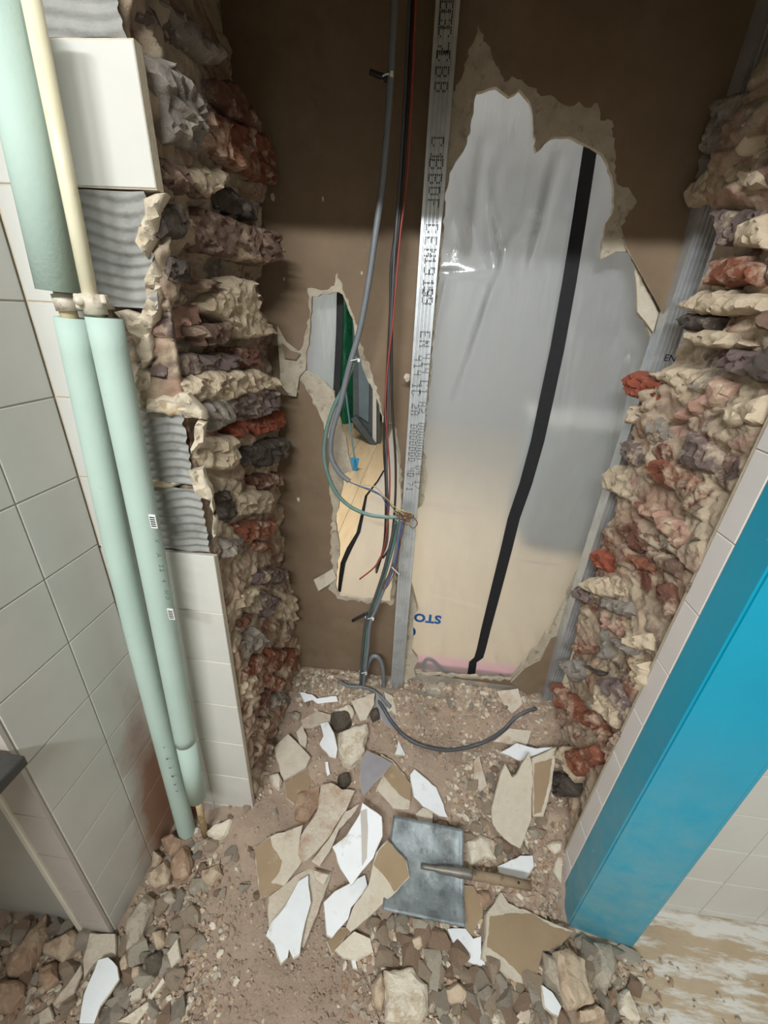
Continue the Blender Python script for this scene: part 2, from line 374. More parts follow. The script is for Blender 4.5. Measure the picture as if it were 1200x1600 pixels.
def broken_face(name, P, n, h, mat, parent=None, seed=0, depth=.03, edge=.007, sp=.0055, ruf=.006):
    """the broken end of a brick or mortar lump set in the wall: facets and grain inside a ragged outline"""
    n = n.normalized(); rr = random.Random(seed); P = rough_outline(P, .012, .0042, seed); c = sum(P, Vector()) / len(P)
    e1 = n.orthogonal().normalized(); e2 = n.cross(e1)
    L = [Vector(((p - c).dot(e1), (p - c).dot(e2))) for p in P]
    if sum(a.x * b.y - b.x * a.y for a, b in zip(L, L[1:] + L[:1])) < 0: L = L[::-1]
    m = len(L); xs = [p.x for p in L]; ys = [p.y for p in L]; pts = list(L); dist = [0.0] * m
    def dseg(p):
        r = 9
        for i in range(m):
            a, b = L[i - 1], L[i]; ab = b - a; t = max(0, min(1, (p - a).dot(ab) / max(ab.length_squared, 1e-12))); r = min(r, (p - a - ab * t).length)
        return r
    LP = [(p.x, p.y) for p in L]; y = min(ys)
    def ins(p):
        k = False
        for i in range(m):
            a, b = LP[i], LP[i - 1]
            if (a[1] > p[1]) != (b[1] > p[1]) and p[0] < (b[0] - a[0]) * (p[1] - a[1]) / (b[1] - a[1]) + a[0]: k = not k
        return k
    while y < max(ys):
        x = min(xs)
        while x < max(xs):
            p = Vector((x + rr.uniform(-.4, .4) * sp, y + rr.uniform(-.4, .4) * sp))
            if ins(p):
                d = dseg(p)
                if d > sp * .45: pts.append(p); dist.append(d)
            x += sp
        y += sp
    V, _, Fc, orig, _, _ = geometry.delaunay_2d_cdt(pts, [(i, (i + 1) % m) for i in range(m)], [], 1, 1e-6)
    vs = []; off = Vector((seed * 1.37, seed * .71, 3.0)); tl = Vector((rr.uniform(-.12, .12), rr.uniform(-.12, .12)))
    for v, og in zip(V, orig):
        d = min([dist[i] for i in og if i < len(dist)] or [0.0]); q = Vector((v.x, v.y, 0)) + off
        (f1, f2, _, _), cl_ = N.voronoi(q * 42); sl_ = Vector((N.cell(cl_[0] * 5.1) - .5, N.cell(cl_[0] * 9.7 + Vector((4, 0, 0))) - .5, 0))
        hh = h * min(1, d / edge) ** .55 + v.dot(tl) * min(1, d / edge)
        g = (q * 42 - cl_[0]).dot(sl_) * .012 + N.fractal(q * 55, .8, 2.1, 4) * ruf * .8 + N.noise(q * 24) * ruf
        vs.append(c + e1 * v.x + e2 * v.y + n * (hh + g * (.3 + .7 * min(1, d / edge))))
    fs = [tuple(f) for f in Fc]; cnt = {}
    for f in fs:
        for a, b in zip(f, f[1:] + f[:1]): cnt[(a, b)] = cnt.get((a, b), 0) + 1
    for (a, b) in [k for k in cnt if (k[1], k[0]) not in cnt]:
        k = len(vs); vs += [vs[a] - n * depth, vs[b] - n * depth]; fs.append((b, a, k, k + 1))
    o = mesh(name, vs, fs, mat, parent, smooth=True); bm = bmesh.new(); bm.from_mesh(o.data); bmesh.ops.remove_doubles(bm, verts=bm.verts, dist=1e-6)
    for e in bm.edges:
        if len(e.link_faces) == 2 and e.calc_face_angle(0) > .8: e.smooth = False
    bm.to_mesh(o.data); bm.free(); return o
def grid(name, f, nu, nv, mat, parent=None, smooth=True, flip=False):
    vs = [f(i / nu, j / nv) for j in range(nv + 1) for i in range(nu + 1)]; fs = []
    for j in range(nv):
        for i in range(nu):
            a = j * (nu + 1) + i; q = (a, a + 1, a + nu + 2, a + nu + 1); fs.append(q[::-1] if flip else q)
    return mesh(name, vs, fs, mat, parent, smooth=smooth)
def fill2d(name, outer, holes, y, th, mat, parent=None):
    """a sheet with holes: outlines are (x, z) pairs; it stands at depth y, th thick towards +y"""
    cu = bpy.data.curves.new(name, 'CURVE'); cu.dimensions = '2D'; cu.fill_mode = 'BOTH'; cu.extrude = th / 2
    for L in [outer] + holes:
        s = cu.splines.new('POLY'); s.points.add(len(L) - 1); s.use_cyclic_u = True
        for q, (a, b) in zip(s.points, L): q.co = (a, b, 0, 1)
    tmp = bpy.data.objects.new(name, cu); me = bpy.data.meshes.new_from_object(tmp); bpy.data.objects.remove(tmp); bpy.data.curves.remove(cu)
    vs = [Vector((v.co.x, y + th / 2 - v.co.z, v.co.y)) for v in me.vertices]; fs = [tuple(p.vertices) for p in me.polygons]
    bpy.data.meshes.remove(me)
    return mesh(name, vs, fs, mat, parent)
def text(name, body, size, mat, mtx, parent=None, th=.0004, spacing=1.0, bold=0.0):
    cu = bpy.data.curves.new(name, 'FONT'); cu.body = body; cu.size = size; cu.extrude = th; cu.align_x = 'CENTER'; cu.align_y = 'CENTER'; cu.space_character = spacing
    cu.resolution_u = 3; cu.offset = bold
    tmp = bpy.data.objects.new(name, cu); me = bpy.data.meshes.new_from_object(tmp); bpy.data.objects.remove(tmp); bpy.data.curves.remove(cu)
    vs = [mtx @ v.co for v in me.vertices]; fs = [tuple(p.vertices) for p in me.polygons]; bpy.data.meshes.remove(me)
    return mesh(name, vs, fs, mat, parent) if vs else None
def frame(loc, right, up):
    right = Vector(right).normalized(); up = Vector(up).normalized(); z = right.cross(up)
    return Matrix(((right.x, up.x, z.x, loc[0]), (right.y, up.y, z.y, loc[1]), (right.z, up.z, z.z, loc[2]), (0, 0, 0, 1)))

# ================================================================== THE SETTING
XL, YF, XR = -.65, .66, .535
tag(box('floor', (-1.6, -1.6, -.06), (2.2, 1.3, -.002), 'floor'), kind='structure')
# walls of the room behind and beside the camera, its ceiling
tag(box('wall_near', (-1.7, -1.7, 0), (2.3, -1.6, 2.6), 'wall_paint'), kind='structure')
tag(box('wall_right', (2.2, -1.6, 0), (2.3, .70, 2.6), 'wall_paint'), kind='structure')
tag(box('wall_far_left', (-1.7, -1.6, 0), (-1.6, .5, 2.6), 'wall_paint'), kind='structure')
tag(box('ceiling', (-1.7, -1.7, 2.56), (2.3, 1.25, 2.66), 'wall_paint'), kind='structure')
def tiles(wall, axis, plane, us, vs, mat='tile', th=.006, gap=.0026, out=-1, skip=()):
    """tiles with open grout joints; axis = the axis the wall faces, us along it, vs up"""
    for i in range(len(us) - 1):
        for j in range(len(vs) - 1):
            if (i, j) in skip: continue
            a0, a1, b0, b1 = us[i] + gap / 2, us[i + 1] - gap / 2, vs[j] + gap / 2, vs[j + 1] - gap / 2
            lo, hi = (plane, plane + th) if out > 0 else (plane - th, plane)
            if axis == 'x': box('tile', (lo, a0, b0), (hi, a1, b1), mat, wall, .0011)
            else: box('tile', (a0, lo, b0), (a1, hi, b1), mat, wall, .0011)
ZJ = [-.01 + .15 * k for k in range(0, 15)]
wl = tag(box('wall_left', (XL - .075, .38, 0), (XL - .0018, 1.0, 2.45), 'grout'), kind='structure')
tiles(wl, 'x', XL - .006, [.381, .531, .66], ZJ, out=1)
box('end_strip', (XL - .072, .372, 0), (XL - .001, .379, 2.45), 'end_grey', wl)
for z in ZJ[1:]: box('end_joint', (XL - .072, .3712, z - .0012), (XL - .002, .3722, z + .0012), 'grout', wl)
tag(box('trim_1', (XL - .086, .366, 0), (XL - .0725, .392, 2.45), 'bead', bev=.002), kind='structure')
dr = tag(box('door_1', (-1.6, .386, 0), (XL - .087, .41, 2.45), 'door_grey'), kind='structure')
for k in range(46):   # scuffed, chipped edge of the grey panel beside the bead
    z = .10 + k * .017 + rnd.uniform(-.004, .004); x = XL - .0885 - rnd.uniform(0, .006)
    box('scuff', (x - rnd.uniform(.002, .006), .3845, z), (x, .3865, z + rnd.uniform(.003, .011)), 'ink' if k % 3 else 'worktop', dr)
# masonry left of the opening
def masonry(name, prof, z0, z1, nu, nv, seed, zfun=None, flip=False):
    L = [0]
    for a, b in zip(prof, prof[1:]): L.append(L[-1] + math.dist(a, b))
    def at(s):
        s *= L[-1]
        for i in range(len(prof) - 1):
            if s <= L[i + 1] or i == len(prof) - 2:
                k = (s - L[i]) / (L[i + 1] - L[i]); a, b = prof[i], prof[i + 1]
                return Vector((a[0] + (b[0] - a[0]) * k, a[1] + (b[1] - a[1]) * k, 0))
    def f(u, v):
        p = at(u); t = at(min(u + .02, 1)) - at(max(u - .02, 0)); n = Vector((t.y, -t.x, 0)).normalized()
        if flip: n = -n
        z = z0 + (z1 - z0) * v; q = Vector((p.x * 1, p.y, z)) + Vector((seed, 0, 0))
        wob = N.noise(Vector((p.y * 5, z * 4, seed))) * .02
        course = abs(((z + wob) / .078) % 1.0 - .5) * 2                    # 0 in the joint, 1 mid brick
        g = Vector((p.y * 15 + p.x * 6 + wob * 30, z * 21 + wob * 60, seed)); (f1, f2, _, _), cells = N.voronoi(g)
        hsh = N.cell(cells[0] * 7.31 + Vector((seed, 3, 1))); crack = min(1, max(0, (f2 - f1) / .16))
        d = .007 * (1 - course ** 3) - .008 + hsh * .011 * crack - .006 * (1 - crack) + N.fractal(q * 11, 1.0, 2.0, 3) * .013 + N.fractal(q * 40, .8, 2.1, 4) * .0075 + N.noise(q * 130) * .0022
        tint[len(tint)] = (hsh, min(1, max(0, (f2 - f1 - .10) / .12)), N.cell(cells[0] * 3.7 + Vector((5, seed, 2))))
        if zfun: d += zfun(z, p)
        e = min(1, max(0, u / .12)) if not flip else 1
        return Vector((p.x, p.y, z)) + n * d * (.35 + .65 * e)
    tint = {}
    o = grid(name, f, nu, nv, 'masonry', smooth=True)
    ca = o.data.color_attributes.new('rubble', 'FLOAT_COLOR', 'POINT')
    pal = {'red': (.20, .075, .05), 'purple': (.15, .10, .09), 'grey': (.25, .22, .185), 'tan': (.42, .33, .24), 'pink': (.42, .26, .2)}
    base = (.50, .395, .285)
    for i in range(len(o.data.vertices)):
        hsh, k, pick = tint[i]; pick = pick % 1.0
        c = pal['red'] if pick < .22 else pal['purple'] if pick < .37 else pal['grey'] if pick < .48 else pal['pink'] if pick < .60 else pal['tan'] if pick < .74 else base
        ca.data[i].color = tuple(base[j] + (c[j] - base[j]) * k for j in range(3)) + (1,)
    return o
def interp(T, z):
    for (a, b), (c, d) in zip(T, T[1:]):
        if a <= z <= c: return b + (d - b) * (z - a) / (c - a)
    return T[0][1] if z < T[0][0] else T[-1][1]
LS = [(0, -.395), (.2, -.395), (.4, -.402), (.68, -.42), (.86, -.43), (1.03, -.422), (1.16, -.415), (1.25, -.408), (1.33, -.425), (1.39, -.45), (1.44, -.425), (1.5, -.435), (1.55, -.44), (1.61, -.42), (1.70, -.425), (1.76, -.41), (1.85, -.43), (1.94, -.47), (2.1, -.5)]
FRONT = [(0, -.402), (1.03, -.402), (1.05, -.412), (1.17, -.417), (1.19, -.425), (1.33, -.43), (1.345, -.455), (1.48, -.462), (1.50, -.43), (1.58, -.425), (1.60, -.41), (2.3, -.41)]
def left_push(z, p):
    if p.y < .675: return 0
    k = min(1, (p.y - .675) / .45)
    x = interp(FRONT, z) * (1 - k) + (interp(LS, z) - .012) * k
    return (x - (-.405)) * min(1, (p.y - .675) / .02)
wbl = tag(masonry('wall_back_left', [(-.66, .674), (-.54, .674), (-.42, .674), (-.405, .69), (-.405, .80), (-.405, 1.168)], 0, 2.45, 170, 560, 3.1, left_push), kind='structure')
box('wall_core', (-1.0, .70, 0), (-.50, 1.165, 2.45), 'mortar', wbl)
# tiled part of that wall: rows of cut tiles up to the broken top, one tile left higher up
RJ = [-.01 + .15 * k for k in range(0, 8)]
tiles(wbl, 'y', YF + .006, [XL + .002, -.5235], [-.01 + .15 * k for k in range(0, 15)], out=-1)
tiles(wbl, 'y', YF + .006, [-.5235, -.398], RJ, out=-1)
tiles(wbl, 'y', YF + .006, [-.5235, -.398], [1.64, 1.79], out=-1)
box('tile_bed', (XL, YF + .0018, 0), (-.3995, YF + .016, 1.035), 'edge_plaster', wbl)
box('tile_bed', (XL, YF + .0018, 1.03), (-.53, YF + .016, 2.3), 'edge_plaster', wbl)
box('tile_bed', (-.54, YF + .0018, 1.64), (-.399, YF + .018, 1.79), 'edge_plaster', wbl)
def adhesive(z0, z1, edge, seed):
    """notched tile glue left on the wall where a tile has come off: ridges run across"""
    def f(u, v):
        z = z0 + (z1 - z0) * v; x1 = edge(z) + N.noise(Vector((z * 60, seed, 0))) * .006
        x = -.53 + (x1 + .53) * u
        r = math.sin((z + .006 * math.sin(x * 40 + seed) + .012 * N.noise(Vector((x * 9, z * 9, seed)))) * 2 * math.pi / .0165)
        return Vector((x, .664 - .0022 * r + N.noise(Vector((x * 50, z * 50, seed))) * .0012, z))
    return grid('adhesive', f, 24, 70, 'adhesive', wbl)
adhesive(1.49, 1.638, lambda z: -.418 - .012 * (1.638 - z) / .15, 1)
adhesive(1.195, 1.335, lambda z: -.418, 4)
adhesive(1.045, 1.185, lambda z: -.408, 9)
adhesive(1.792, 2.0, lambda z: -.41 - .15 * (z - 1.792), 6)
def wall_chunks(wall, plane_x, nrm, items, seed0, hmul=1.0):
    for k, (m, ox, oy, sc, poly, h) in enumerate(items):
        n = nrm
        for dx in (0, .02, .045, .07, .1):
            P = [on_x((ox + a / sc, oy + b / sc), plane_x - dx * (1 if nrm.x > 0 else -1)) for a, b in poly]; c = sum(P, Vector()) / len(P)
            if nrm.x < 0 or (c.y > .685 and min(p.y for p in P) > .655): break
        for p in P: p.y = min(p.y, 1.150)
        nm = 'mortar_lump' if m in ('cream', 'tan') else 'brick'
        broken_face(nm, P, n, h * .6 + .003, m, wall, seed0 + k * 13)
A = (0, 0, 2.667); B = (0, 400, 2.4); C3 = (0, 850, 2.4)
def it(m, fr, poly, h=.018): return (m, fr[0], fr[1], fr[2], poly, h)
LB = [it('dark_red', A, [(905, 330), (960, 330), (1060, 500), (1065, 560), (950, 480), (900, 420)], .012), it('red', A, [(840, 430), (950, 490), (1080, 560), (1105, 640), (1110, 770), (1040, 750), (940, 690), (830, 600), (820, 540)], .022),
      it('gray', A, [(610, 220), (720, 260), (800, 370), (840, 430), (830, 520), (820, 630), (690, 600), (680, 480), (640, 350)], .02), it('brown', A, [(670, 650), (770, 690), (800, 790), (850, 830), (720, 790), (680, 740)], .006),
      it('tan', A, [(780, 690), (900, 700), (940, 750), (860, 830), (800, 770)], .018), it('dark', A, [(660, 860), (740, 850), (770, 930), (740, 1000), (660, 980)], .004),
      it('brown', A, [(780, 900), (850, 860), (1030, 940), (1090, 970), (1100, 1080), (1050, 1110), (900, 1060), (760, 1030)], .02), it('dark', A, [(900, 800), (960, 780), (1050, 860), (1050, 920), (920, 870)], .0),
      it('dark', A, [(720, 1070), (780, 1080), (790, 1150), (730, 1160)], -.004), it('purple', A, [(450, 0), (600, 0), (700, 70), (820, 250), (700, 190), (560, 120)], .012), it('gray', A, [(690, 0), (760, 60), (880, 180), (900, 260), (840, 260), (740, 120)], .014),  # first dark face is no brick: a hole's shade painted as a dark patch
      it('dark', B, [(640, 0), (700, 20), (710, 100), (640, 90)], .0), it('brown', B, [(700, 90), (820, 100), (810, 140), (720, 130)], .006), it('pink', B, [(590, 190), (690, 170), (715, 200), (710, 270), (680, 310), (600, 310), (580, 280)], .016),
      it('cream', B, [(860, 80), (930, 90), (950, 200), (1010, 290), (900, 310), (850, 250), (760, 180), (830, 120)], .016), it('brown', B, [(740, 270), (860, 250), (850, 320), (780, 340)], .004),
      it('purple', B, [(640, 375), (860, 365), (860, 425), (700, 450), (640, 455)], .012), it('gray', B, [(545, 400), (640, 370), (640, 460), (560, 450)], .012), it('dark_red', B, [(870, 350), (950, 345), (955, 410), (880, 425)], .004),
      it('cream', B, [(700, 480), (800, 430), (950, 425), (1030, 480), (900, 520), (840, 560), (720, 540)], .014), it('gray', B, [(780, 550), (850, 545), (870, 620), (790, 660)], .012), it('purple', B, [(850, 540), (940, 490), (1010, 500), (1030, 560), (960, 610), (870, 600)], .02),
      it('bright_red', B, [(865, 640), (915, 620), (915, 670), (880, 685)], .006), it('bright_red', B, [(950, 620), (1010, 600), (1050, 580), (1050, 640), (970, 680)], .008), it('dark', B, [(890, 740), (1000, 690), (1050, 680), (1060, 750), (1000, 790), (910, 790)], .018),
      it('cream', B, [(770, 690), (860, 670), (880, 730), (860, 800), (780, 800), (740, 760)], .012), it('dark_red', B, [(930, 830), (1040, 810), (1050, 860), (980, 880)], .012), it('dark', B, [(820, 900), (860, 880), (885, 960), (860, 1005), (825, 980)], -.002),
      it('red', B, [(880, 1010), (1000, 980), (1000, 1040), (920, 1080)], .016), it('gray', B, [(840, 1060), (900, 1060), (890, 1120), (840, 1140)], .01), it('red', B, [(950, 1070), (995, 1070), (990, 1110), (950, 1100)], .012), it('tan', B, [(890, 880), (1000, 880), (1000, 960), (890, 980)], .014),
      it('purple', C3, [(960, 100), (1060, 90), (1070, 140), (950, 160)], .012), it('tan', C3, [(1040, 170), (1095, 190), (1100, 290), (1050, 280)], .01), it('cream', C3, [(860, 190), (960, 160), (940, 220), (880, 260)], .012),
      it('dark_red', C3, [(890, 285), (940, 260), (930, 300), (900, 315)], .008), it('gray', C3, [(890, 400), (900, 370), (950, 310), (990, 350), (960, 390), (910, 435)], .016), it('red', C3, [(890, 470), (970, 410), (990, 440), (930, 500), (895, 520)], .012), it('red', C3, [(1000, 390), (1060, 400), (1040, 470), (980, 510)], .012),
      it('red', C3, [(1060, 400), (1100, 390), (1090, 470), (1050, 480)], .008), it('gray', C3, [(1010, 560), (1060, 540), (1080, 590), (1020, 620)], .01), it('dark_red', C3, [(940, 560), (1000, 540), (1000, 610), (940, 640)], .012), it('brown', C3, [(930, 660), (1000, 640), (990, 700), (940, 740)], .012), it('brown', C3, [(950, 760), (1010, 730), (990, 800), (950, 850)], .01),
      it('red', C3, [(990, 480), (1050, 500), (1040, 550), (960, 560)], .01), it('cream', C3, [(890, 520), (950, 480), (950, 560), (900, 600)], .012), it('purple', C3, [(990, 180), (1040, 200), (1000, 280), (960, 260)], .012)]
wall_chunks(wbl, -.408, Vector((1, -.15, 0)), LB, 100)
# torn plaster edge standing along the broken tiles
for k, poly in enumerate([[(600, 830), (650, 800), (690, 800), (660, 900), (640, 1000), (620, 1080), (570, 1010), (590, 930)], [(640, 1080), (670, 1150), (640, 1200), (610, 1200), (620, 1120)]]):
    P = [on_y((a / 2.667, b / 2.667), .664) for a, b in poly]; broken_face('plaster_edge', P, Vector((.3, -1, 0)), .006, 'edge_plaster', wbl, 31 + k, .02, .004, .0045, .004)
for k, poly in enumerate([[(530, 220), (545, 130), (570, 60), (600, 110), (590, 200), (560, 290), (570, 380), (540, 420), (500, 300), (440, 210), (480, 200)], [(520, 420), (560, 440), (570, 540), (540, 570), (515, 540)], [(560, 530), (700, 520), (760, 590), (770, 620), (640, 600), (560, 580)],
                          [(740, 620), (770, 630), (760, 700), (720, 740)], [(710, 800), (760, 800), (790, 880), (810, 1000), (800, 1060), (790, 920), (730, 880)], [(565, 842), (700, 848), (715, 864), (570, 866)]]):
    P = [on_y((a / 2.4, 400 + b / 2.4), .664) for a, b in poly]; broken_face('plaster_edge', P, Vector((.3, -1, 0)), .005, 'edge_plaster', wbl, 41 + k, .02, .004, .0045, .004)

# masonry right of the opening
RS = [(0, .60), (.2, .575), (.38, .55), (.75, .528), (.93, .525), (1.13, .52), (1.33, .508), (1.40, .505), (1.44, .55), (1.55, .56), (1.63, .55), (1.69, .54), (1.72, .51), (1.75, .49), (1.85, .50), (1.95, .53), (2.3, .56)]
def right_push(z, p):
    if p.y < .70: return 0
    k = min(1, (p.y - .70) / .30)
    x = .545 * (1 - k) + (interp(RS, z) + .012) * k
    if p.y > 1.06: x += (p.y - 1.06) * 1.2
    return -(x - .545) * min(1, (p.y - .70) / .02)
wbr = tag(masonry('wall_back_right', [(.545, .690), (.545, .80), (.545, 1.0), (.545, 1.12)], 0, 2.45, 130, 560, 8.7, right_push, flip=True), kind='structure')
box('wall_core', (.66, .72, 0), (1.0, 1.12, 2.45), 'mortar', wbr)
box('wall_core', (XR + .002, .641, 0), (.62, .6905, 2.45), 'grout', wbr)
box('wall_core', (.62, .641, 0), (2.2, .72, 2.45), 'grout', wbr)
RZJ = [.03 + .15 * k for k in range(-1, 16)]; RZJ[0] = 0
SZ = [-.03 + .152 * k for k in range(0, 16)]; SZ[0] = 0
tiles(wbr, 'x', XR + .007, [.6435, .692], SZ, 'strip_tile', th=.007, gap=.002, out=-1)
box('tile_bed', (XR + .002, .690, 0), (XR + .06, .699, 2.4), 'edge_plaster', wbr)
tiles(wbr, 'y', .645, [.70, .77, .92, 1.07, 1.22, 1.37, 1.52, 1.67, 1.82], RZJ, out=-1)
R1 = (900, 0, 4); R3 = (850, 400, 3.43); R4 = (800, 750, 3)
RB = [it('gray', R1, [(895, 650), (1090, 550), (1200, 560), (1040, 820), (900, 980), (760, 990), (830, 720)], .016), it('tan', R1, [(700, 1200), (860, 1080), (1030, 850), (1080, 850), (1060, 1010), (1200, 1050), (1200, 1200), (930, 1210), (740, 1300), (690, 1250)], .03),
      it('cream', R1, [(1040, 800), (1200, 640), (1200, 1030), (1070, 990)], .03), it('purple', R1, [(890, 1310), (1120, 1310), (1040, 1490), (880, 1530)], .004), it('gray', R1, [(720, 1000), (870, 1000), (800, 1120), (700, 1180)], .012),
      it('cream', R1, [(1060, 1400), (1200, 1330), (1200, 1560), (1000, 1540)], .018), it('red', R3, [(940, 20), (1050, 0), (1160, 60), (1110, 160), (870, 155), (930, 60)], .02), it('dark', R3, [(720, 340), (800, 310), (920, 330), (870, 400), (770, 400)], .016),
      it('cream', R3, [(760, 260), (860, 190), (1000, 180), (1140, 220), (1130, 300), (940, 320), (800, 300)], .016), it('cream', R3, [(790, 410), (940, 400), (1090, 480), (1000, 490), (830, 480), (770, 440)], .012), it('brown', R3, [(1150, 300), (1200, 290), (1200, 400), (1150, 390)], .014),
      it('bright_red', R3, [(480, 650), (530, 615), (580, 640), (680, 700), (690, 800), (600, 810), (490, 750)], .022), it('purple', R3, [(940, 600), (1010, 500), (1130, 530), (1040, 640)], .014), it('pink', R3, [(870, 740), (930, 640), (1030, 680), (960, 780), (720, 900), (700, 870)], .016),
      it('cream', R3, [(590, 630), (740, 600), (880, 660), (850, 740), (700, 780), (690, 700)], .012), it('gray', R3, [(550, 860), (640, 860), (700, 940), (690, 1030), (580, 990)], .014), it('purple', R3, [(430, 1000), (480, 985), (550, 1060), (520, 1150), (440, 1080)], .018),
      it('purple', R3, [(740, 1090), (800, 940), (900, 1000), (940, 1090), (900, 1170), (780, 1140)], .018), it('red', R3, [(590, 1080), (740, 1110), (830, 1210), (800, 1280), (620, 1220), (580, 1150)], .014), it('tan', R3, [(350, 1160), (400, 1120), (500, 1250), (450, 1310), (350, 1250)], .02),
      it('dark', R3, [(1100, 600), (1200, 480), (1200, 680), (1120, 660)], .01), it('cream', R3, [(950, 820), (1130, 760), (1200, 740), (1150, 900), (1000, 920)], .012), it('cream', R3, [(490, 800), (680, 820), (560, 850), (520, 900), (470, 900)], .012),
      it('red', R4, [(590, 100), (680, 130), (690, 220), (620, 170)], .012), it('dark_red', R4, [(520, 210), (600, 200), (740, 310), (720, 350), (570, 330)], .006), it('pink', R4, [(690, 140), (800, 210), (830, 260), (770, 330), (700, 210)], .016),
      it('bright_red', R4, [(390, 340), (420, 320), (470, 370), (450, 440), (400, 410)], .014), it('red', R4, [(550, 340), (660, 400), (650, 445), (590, 420)], .012), it('brown', R4, [(700, 360), (810, 380), (790, 470), (720, 430)], .012),
      it('purple', R4, [(310, 500), (380, 540), (360, 590), (310, 560)], .014), it('dark_red', R4, [(690, 490), (740, 480), (760, 620), (730, 650), (690, 560)], .01), it('gray', R4, [(430, 560), (540, 570), (590, 640), (520, 640), (440, 600)], .012), it('cream', R4, [(380, 460), (520, 450), (580, 540), (430, 550), (340, 500)], .014),
      it('gray', R4, [(430, 690), (470, 700), (450, 840), (415, 830)], .01), it('gray', R4, [(470, 740), (600, 780), (560, 830)], .012), it('red', R4, [(300, 770), (375, 780), (370, 810), (300, 810)], .01), it('gray', R4, [(245, 850), (300, 840), (340, 930), (280, 950)], .012),
      it('dark', R4, [(340, 870), (430, 900), (400, 920)], .006), it('purple', R4, [(420, 940), (520, 930), (540, 1060), (510, 1090)], .014), it('red', R4, [(200, 950), (230, 980), (250, 1090), (210, 1060)], .012), it('red', R4, [(350, 1100), (380, 1080), (440, 1200), (420, 1240)], .012),
      it('cream', R4, [(400, 960), (500, 1080), (480, 1170), (400, 1080)], .012), it('cream', R4, [(560, 830), (640, 850), (640, 960), (570, 1000)], .014), it('red', R4, [(260, 1270), (320, 1260), (330, 1370), (290, 1390)], .01), it('red', R4, [(330, 1260), (390, 1240), (400, 1320), (350, 1350)], .012),
      it('dark', R4, [(190, 1370), (260, 1390), (290, 1480), (200, 1480)], .01), it('cream', R4, [(540, 700), (640, 720), (650, 800), (560, 780)], .014), it('pink', R4, [(430, 640), (540, 700), (520, 750), (440, 700)], .012), it('red', R4, [(270, 1000), (330, 1080), (340, 1160), (280, 1120)], .012),
      it('brown', R4, [(450, 1240), (500, 1170), (520, 1200), (440, 1300)], .01), it('cream', R4, [(215, 1270), (250, 1250), (300, 1400), (280, 1420)], .012)]
wall_chunks(wbr, .535, Vector((-1, -.15, 0)), RB, 900)
# the wall over the opening
lt = tag(box('wall_back_top', (-.42, .66, 1.853), (2.2, .705, 2.56), 'mortar'), kind='structure')
tag(box('wall_back_upper', (-.9, .705, 2.12), (2.2, 1.18, 2.56), 'mortar'), kind='structure')

# turquoise door post
bp = [(XR + .0005, .645), (XR - .002, .566), (.688, .540), (.700, .545), (.700, .638), (.60, .6385)]
vs = [(x, y, z) for z in (0, 2.4) for x, y in bp]; nb = len(bp)
o = recalc(mesh('turquoise_post', vs, [tuple(range(nb))[::-1], tuple(range(nb, 2 * nb))] + [(i, (i + 1) % nb, nb + (i + 1) % nb, nb + i) for i in range(nb)], 'turquoise'))
bm = bmesh.new(); bm.from_mesh(o.data); bmesh.ops.bevel(bm, geom=[e for e in bm.edges if abs((e.verts[0].co - e.verts[1].co).z) > 1], offset=.004, segments=2, affect='EDGES'); bm.to_mesh(o.data); bm.free()
tag(o, 'turquoise painted door post standing at the right side of the broken opening', 'door post')

# ================================================================== PARTITION, STUDS, TRACK
YB = 1.17
def bd(L): return [(on_y(p, YB).x, on_y(p, YB).z) for p in L]
def jag(L, step=7, amp=2.2, seed=1):
    rr = random.Random(seed); out = []
    for i in range(len(L)):
        a, b = L[i], L[(i + 1) % len(L)]; d = math.dist(a, b); k = max(1, int(d / step)); out.append(a)
        for j in range(1, k): out.append((a[0] + (b[0] - a[0]) * j / k + rr.uniform(-amp, amp), a[1] + (b[1] - a[1]) * j / k + rr.uniform(-amp, amp)))
    return out
big_in = [(745, 143), (775, 135), (795, 150), (812, 139), (828, 158), (833, 190), (838, 237), (862, 215), (890, 213), (915, 225), (942, 240), (957, 275), (960, 320), (945, 360), (938, 405), (962, 393), (990, 395), (1000, 430), (997, 488), (1012, 512), (1018, 540), (1000, 585), (985, 650), (972, 700), (955, 770), (930, 820), (905, 890), (880, 945),
          (860, 985), (835, 1015), (815, 1040), (798, 1062), (735, 1058), (649, 1052), (645, 1040), (652, 1028), (642, 1015), (644, 995), (643, 977), (645, 965), (652, 955), (640, 915), (637, 900), (640, 800), (660, 790), (668, 745), (662, 700), (690, 400), (696, 300), (703, 268), (718, 243), (730, 222), (737, 185)]
big_out = [(748, 38), (770, 90), (788, 128), (800, 118), (815, 124), (832, 136), (846, 150), (860, 148), (875, 160), (890, 166), (905, 158), (916, 168), (934, 160), (938, 188), (957, 188), (960, 230), (963, 282), (985, 297), (996, 315), (984, 330), (972, 352), (978, 392), (996, 420), (1010, 450), (1030, 492), (1033, 510), (1020, 560), (1000, 600), (985, 670), (970, 740), (950, 800),
           (925, 880), (905, 935), (885, 985), (872, 1010), (845, 1030), (822, 1045), (806, 1064), (735, 1061), (646, 1053), (640, 1000), (634, 900), (636, 800), (655, 760), (660, 700), (686, 400), (690, 300), (696, 200), (712, 140), (728, 95)]
small_in = [(487, 463), (528, 456), (535, 460), (552, 505), (557, 535), (568, 580), (592, 632), (597, 660), (613, 662), (617, 692), (622, 712), (626, 800), (618, 860), (610, 942), (560, 937), (530, 931), (524, 916), (527, 890), (530, 860), (524, 815), (533, 770), (536, 742), (551, 735), (541, 690), (530, 650), (522, 613), (500, 592), (478, 580), (478, 555), (484, 520)]
